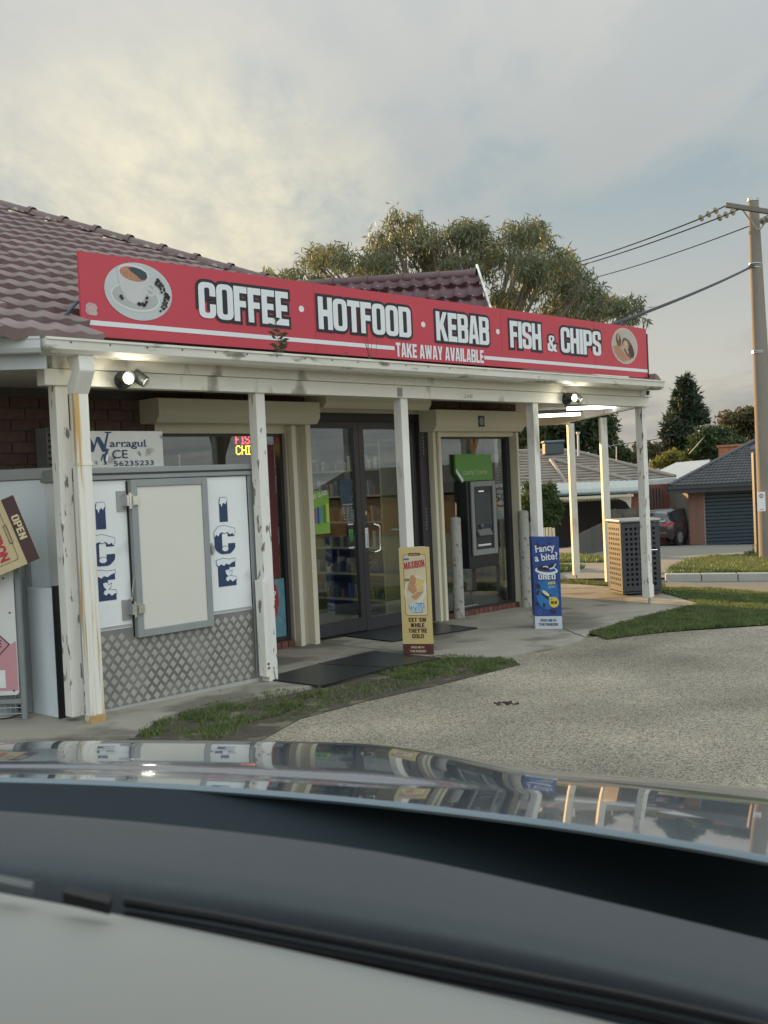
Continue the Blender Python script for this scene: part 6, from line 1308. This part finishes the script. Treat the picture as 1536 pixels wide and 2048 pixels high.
# ------------------------------------------------------------------ main power pole
pbm = M('grey_timber_pole', (.225, .20, .17), .9, var=.14, scale=5, bump=.5, bscale=25, stretch=(1, 1, .12)); b0 = gp(1541, 1128); dp_ = (b0-CAM).dot(_f); tp = at(1506, 397, dp_)
pp, o0 = pole_thing('power_pole', 'tall grey timber power pole with crossarm at the right edge', b0, tp, 22*dp_/F, 10.5*dp_/F, pbm, cat='power pole')
def PP(px, py, dd=0): return at(px, py, dp_+dd)-o0
MB().cyl(PP(1506, 403), PP(1506, 397), 11.5*dp_/F, 11*dp_/F, 14).build('pole_cap', steel, pp)
ca, cb2 = PP(1451, 410, -.6), PP(1585, 431, -.6); mb = MB(); ax_ = (cb2-ca)/2; mb.obox((ca+cb2)/2, ax_, Vector((0, .06, 0)), Vector((0, 0, .055))); mb.build('crossarm', M('crossarm_timber', (.16, .15, .14), .85, var=.15), pp)
MB().tube([PP(1484, 418, -.5), PP(1517, 462, -.3)], .02, 6).build('brace', steel, pp); MB().tube([PP(1535, 438, -.5), PP(1517, 462, -.3)], .02, 6).build('brace', steel, pp)
insm = M('glass_insulator', (.45, .47, .42), .1, var=0, coat=1, trans=.5)
ends = []
for x, y, ex_, ey_ in ((1450, 412, 1394, 440), (1482, 417, 1432, 438), (1548, 430, 1522, 444)):
    a, b = PP(x, y, -.6), PP(ex_, ey_, -.9); MB().tube([a, b], .018, 6).build('insulator_rod', darkmetal, pp)
    for k in range(3): c = a.lerp(b, .28+k*.26); d = (b-a).normalized(); MB().cyl(c, c+d*.05, .03, .09, 12).cyl(c+d*.05, c+d*.065, .09, .08, 12).build('insulator_disc', insm, pp, smooth=True)
    ends.append(b+o0)
wire('upper thin wire from the crossarm end to the gum tree', ends[0], at(1110, 537, dp_+14), .25, .016); wire('second thin wire from the crossarm to the gum tree', ends[1], at(1110, 545, dp_+14), .25, .016); wire('third thin wire starting at the back of the power pole', at(1496, 453, dp_), at(1190, 555, dp_+14), .25, .014)
wire('thick black service cable from the power pole towards the shop roof', at(1508, 531, dp_-.3), at(1200, 658, 15.5), .18, .026, M('black_cable', (.015, .018, .03), .5, var=0))
for y in (528, 536): MB().cyl(PP(1511, y+1), PP(1511, y-1), .17, n=14).build('pole_band', steel, pp)
MB().tube([PP(1504, 530, -.2), PP(1494, 538, -.25)], .03, 6).build('cable_clamp', darkmetal, pp)
for y in (703, 706): MB().cyl(PP(1519, y+1), PP(1519, y-1), .192, n=16).build('pole_band', steel, pp)
psg = thing('parking_sign', 'small white parking sign plate fixed to the lit side of the power pole', 'sign', b0); q_ = at(1523, 1003, dp_-.42)-b0
MB().box((q_.x-.095, q_.y-.004, q_.z-.24), (q_.x+.095, q_.y+.004, q_.z+.24)).build('plate', pwhite, psg); pf_ = Frame((q_.x, q_.y-.005, q_.z)); decal('no_stopping_ring', [[ell(0, .14, .055, .055, 20), ell(0, .14, .038, .038, 20)]], M('sign_red', (.42, .03, .03), .4, var=0), psg, pf_, .002); txt(psg, pf_, 'S', -.025, .11, .075, pblack, bold=.02, lift=.003); decal('arrow_mark', [[rect(-.05, -.205, .03, -.195)], [[(.02, -.215), (.055, -.20), (.02, -.185)]]], M('sign_red', (.42, .03, .03), .4), psg, pf_, .002)
bz = gp(1520, 1114); dz_ = (bz-CAM).dot(_f); dps = thing('dark_post', 'dark square steel post standing left of the power pole', 'post', bz); tz = at(1504, 905, dz_)-bz
MB().box((-.12, -.1, -.2), (.10, .1, tz.z)).build('post', M('charcoal_post', (.045, .048, .052), .5, var=.08), dps, bevel=.01); bush('weeds_clump', 'low weeds at the foot of the dark steel post', [(1500, 1112, 12, 6), (1512, 1108, 12, 8)], dz_, 900, .03, .10, mg, 21, .01, 'shrub')
# ------------------------------------------------------------------ across the side street, what the glass mirrors
fence('timber_fence', 'sunlit timber paling fence across the street, mirrored in the glass doors', Vector((58, 8, T(58, 8))), Vector((62, 36, T(62, 36))), 1.9, 1.9, .22, M('sunlit_paling', (.09, .07, .05), .85, var=.2, rnd=.15))
for i, (x, y, h, nm) in enumerate(((17.5, 8.0, 8, 'nearer'), (24, 15.5, 9, 'farther'))):
    cl = [((x+random.uniform(-2, 2), y+random.uniform(-2, 2), h*random.uniform(.65, 1)), (1.5, 1.5, 1.1)) for _ in range(9)]
    tree('street_gum_tree', '%s pale trunked gum tree across the street, mirrored in the glass' % nm, (x, y, T(x, y)), cl, 6000, .06, .24, gl_, gumbark, .22, 'gum trees across the street', droop=.7, seed=30+i)
rh = thing('opposite_house', 'dark roofed house across the street behind the timber fence', 'house', (66, 10, T(66, 10))); MB().box((0, 0, 0), (8, 14, 2.6)).build('wall', M('slate_weatherboard', (.06, .065, .065), .7, var=.2), rh)
MB().prism([(-.6, -.6, 2.6), (8.6, -.6, 2.6), (4, 3, 4.6)], (0, 0, 0), (0, 15.2, 0)).build('roof', M('far_dark_roof', (.05, .05, .055), .6), rh)

# ------------------------------------------------------------------ the car the picture is taken from
me_ = thing('photographer_car', 'blue grey car whose glossy bonnet and dark dashboard fill the foreground', 'car', (0, 0, 0))
def loft(name, rows, mat, nsub=14, parent=me_, depthf=None, smooth=True):
    """rows: list of ([ (px,py,depth) x k ]) joined by smooth surface"""
    def cr(ps, t):
        n = len(ps)-1; f = t*n; i = min(int(f), n-1); u = f-i; p0, p1, p2, p3 = ps[max(i-1, 0)], ps[i], ps[i+1], ps[min(i+2, n)]
        return .5*((2*p1)+(p2-p0)*u+(2*p0-5*p1+4*p2-p3)*u*u+(3*p1-p0-3*p2+p3)*u**3)
    R_ = [[at(*q) for q in r] for r in rows]; g = [[cr(r, j/nsub) for j in range(nsub+1)] for r in R_]; ns = nsub; m2 = (len(rows)-1)*5
    V = [[cr([g[i][j] for i in range(len(rows))], k/m2) for j in range(nsub+1)] for k in range(m2+1)]
    mb = MB(); 
    for r in V: mb.v += [tuple(p) for p in r]
    for k in range(m2):
        for j in range(nsub): q = k*(nsub+1)+j; mb.f.append((q, q+1, q+nsub+2, q+nsub+1))
    return mb.build(name, mat, parent, smooth='all' if smooth else False)
paint = M('blue_grey_metallic', (.075, .12, .17), .26, metal=.6, var=.02, scale=3, coat=1)
def bonnet():
    xs = [float(q) for q in np.linspace(-260, 1800, 120)]; V = []; S = [float(q) for q in np.concatenate([np.linspace(0, 1.0, 90), np.linspace(1.03, 1.8, 20)])]
    yr = lambda x: 1562+(.020*x+.0000545*x*x if x > 0 else .012*x)
    def slope(s, b):                    # downward slope (degrees) s metres beyond the rear edge; b = 1 on the left raised part
        base = np.interp(s, [0, .35, .77, 1.1, 1.8], [6.6, 9.2, 14.2, 22, 48])
        lft = np.interp(s, [0, .06, .20, .235, .26, .29, .34, .6, 1.0, 1.8], [7.6, 8.5, 10.2, 7, -8, 3.0, 4.5, 8.2, 17.5, 45])
        return float(base*(1-b)+lft*b)
    for x in xs:
        r = ray(x, yr(x)); t = (1.05-EYE)/r.z; p0 = CAM+r*t; b = 1-min(max((x-700)/430, 0), 1); b = b*b*(3-2*b)
        d = Vector((r.x, r.y, 0)).normalized(); z = p0.z; prev = 0; col = []
        for s in S:
            ds = s-prev; z -= math.tan(R(slope((s+prev)/2, b)))*ds; prev = s; col.append((p0.x+d.x*s, p0.y+d.y*s, z))
        V.append(col)
    n = len(S); P_ = [p for c in V for p in c]; Fc = [(i*n+j, (i+1)*n+j, (i+1)*n+j+1, i*n+j+1) for i in range(len(xs)-1) for j in range(n-1)]
    npmesh('bonnet', P_, Fc, paint, me_, smooth=True)
    rim_ = MB(); rim_.tube([V[i][0] for i in range(0, len(xs), 3)], .006, 8); rim_.build('bonnet_edge', M('bonnet_edge', (.16, .20, .23), .2, metal=.6, var=0, coat=1), me_, smooth=True)
bonnet()
cowl = M('cowl_black', (.016, .025, .030), .7, var=.05, spec=.25); dash = M('dashboard_grey', (.050, .060, .070), .6, var=.10, scale=90, bump=.05); dashd = M('dashboard_dark', (.012, .015, .020), .8, var=.05); padm = M('pale_grey_trim', (.36, .355, .325), .6, var=.04, scale=4)
X5 = (-140, 320, 768, 1250, 1700)
def row(ys, d): return [(x, y, d*(1-.10*(x-768)/1000)) for x, y in zip(X5, ys)]
loft('cowl_panel', [row((1562, 1577, 1606, 1668, 1768), 1.60), row((1592, 1612, 1655, 1725, 1835), 1.57), row((1650, 1690, 1752, 1842, 1960), 1.50)], cowl)
loft('dashboard_top', [row((1612, 1648, 1706, 1812, 1922), 1.06), row((1622, 1660, 1722, 1830, 1943), 1.00), row((1645, 1690, 1758, 1862, 1975), .92), row((1675, 1725, 1795, 1898, 2012), .855), row((1700, 1755, 1828, 1930, 2044), .83), row((1730, 1790, 1865, 1965, 2085), .818), row((1800, 1862, 1950, 2070, 2200), .81)], dash, 18)
seam = M('rubber_seam', (.008, .009, .010), .5, var=0)
for dy, r_, m_ in ((-8, .0035, seam), (8, .0028, dash), (22, .0040, seam)): MB().tube([at(x, y+dy, .755*(1-.10*(x-768)/1000)) for x, y in ((250, 1810), (420, 1838), (768, 1905), (1250, 2000), (1700, 2100))], r_, 8).build('seam_trim', m_, me_, smooth=True)
loft('trim_panel', [row((1760, 1846, 1942, 2052, 2172), .745), row((1800, 1900, 2000, 2110, 2230), .70), row((2150, 2200, 2300, 2400, 2500), .55)], padm)
MB().obox(at(20, 1768, .765), (at(60, 1776, .765)-at(-30, 1758, .765))/2, Vector((0, 0, .0025)), Vector((0, .004, .001))).build('vent_tab', M('tab_grey', (.12, .13, .13), .5), me_)
MB().obox(at(175, 1800, .76), (at(222, 1812, .76)-at(130, 1790, .76))/2, Vector((0, 0, .004)), Vector((0, .004, .001))).build('vent_slot', seam, me_)

for sx_ in (-1, 1): MB().box((sx_*.86-.03, -1.6, .25), (sx_*.86+.03, .75, 1.22)).box((sx_*.86-.03, -1.6, 1.22), (sx_*.86+.03, -.75, 1.79)).build('door', paint, me_)  # doors outside the view, added to darken the cabin
lining = M('dark_cabin_lining', (.06, .06, .062), .9)
MB().box((-.85, -1.6, 1.80), (.85, .42, 1.84)).build('roof_panel', paint, me_, bevel=.02); MB().box((-.83, -1.6, 1.78), (.83, .40, 1.799)).build('roof_lining', lining, me_)  # unseen roof and rear panel, added to keep light off the dashboard
MB().box((-.80, -1.62, .35), (.80, -1.45, 1.78)).build('added_rear_panel', lining, me_)
for x in (-.42, .42): MB().box((x-.25, -.75, .45), (x+.25, -.60, 1.15)).box((x-.24, -.60, .45), (x+.24, -.15, .60)).build('seat', lining, me_, bevel=.04)
MB().box((-.80, -1.6, .25), (.80, .9, .30)).build('cabin_floor', lining, me_)
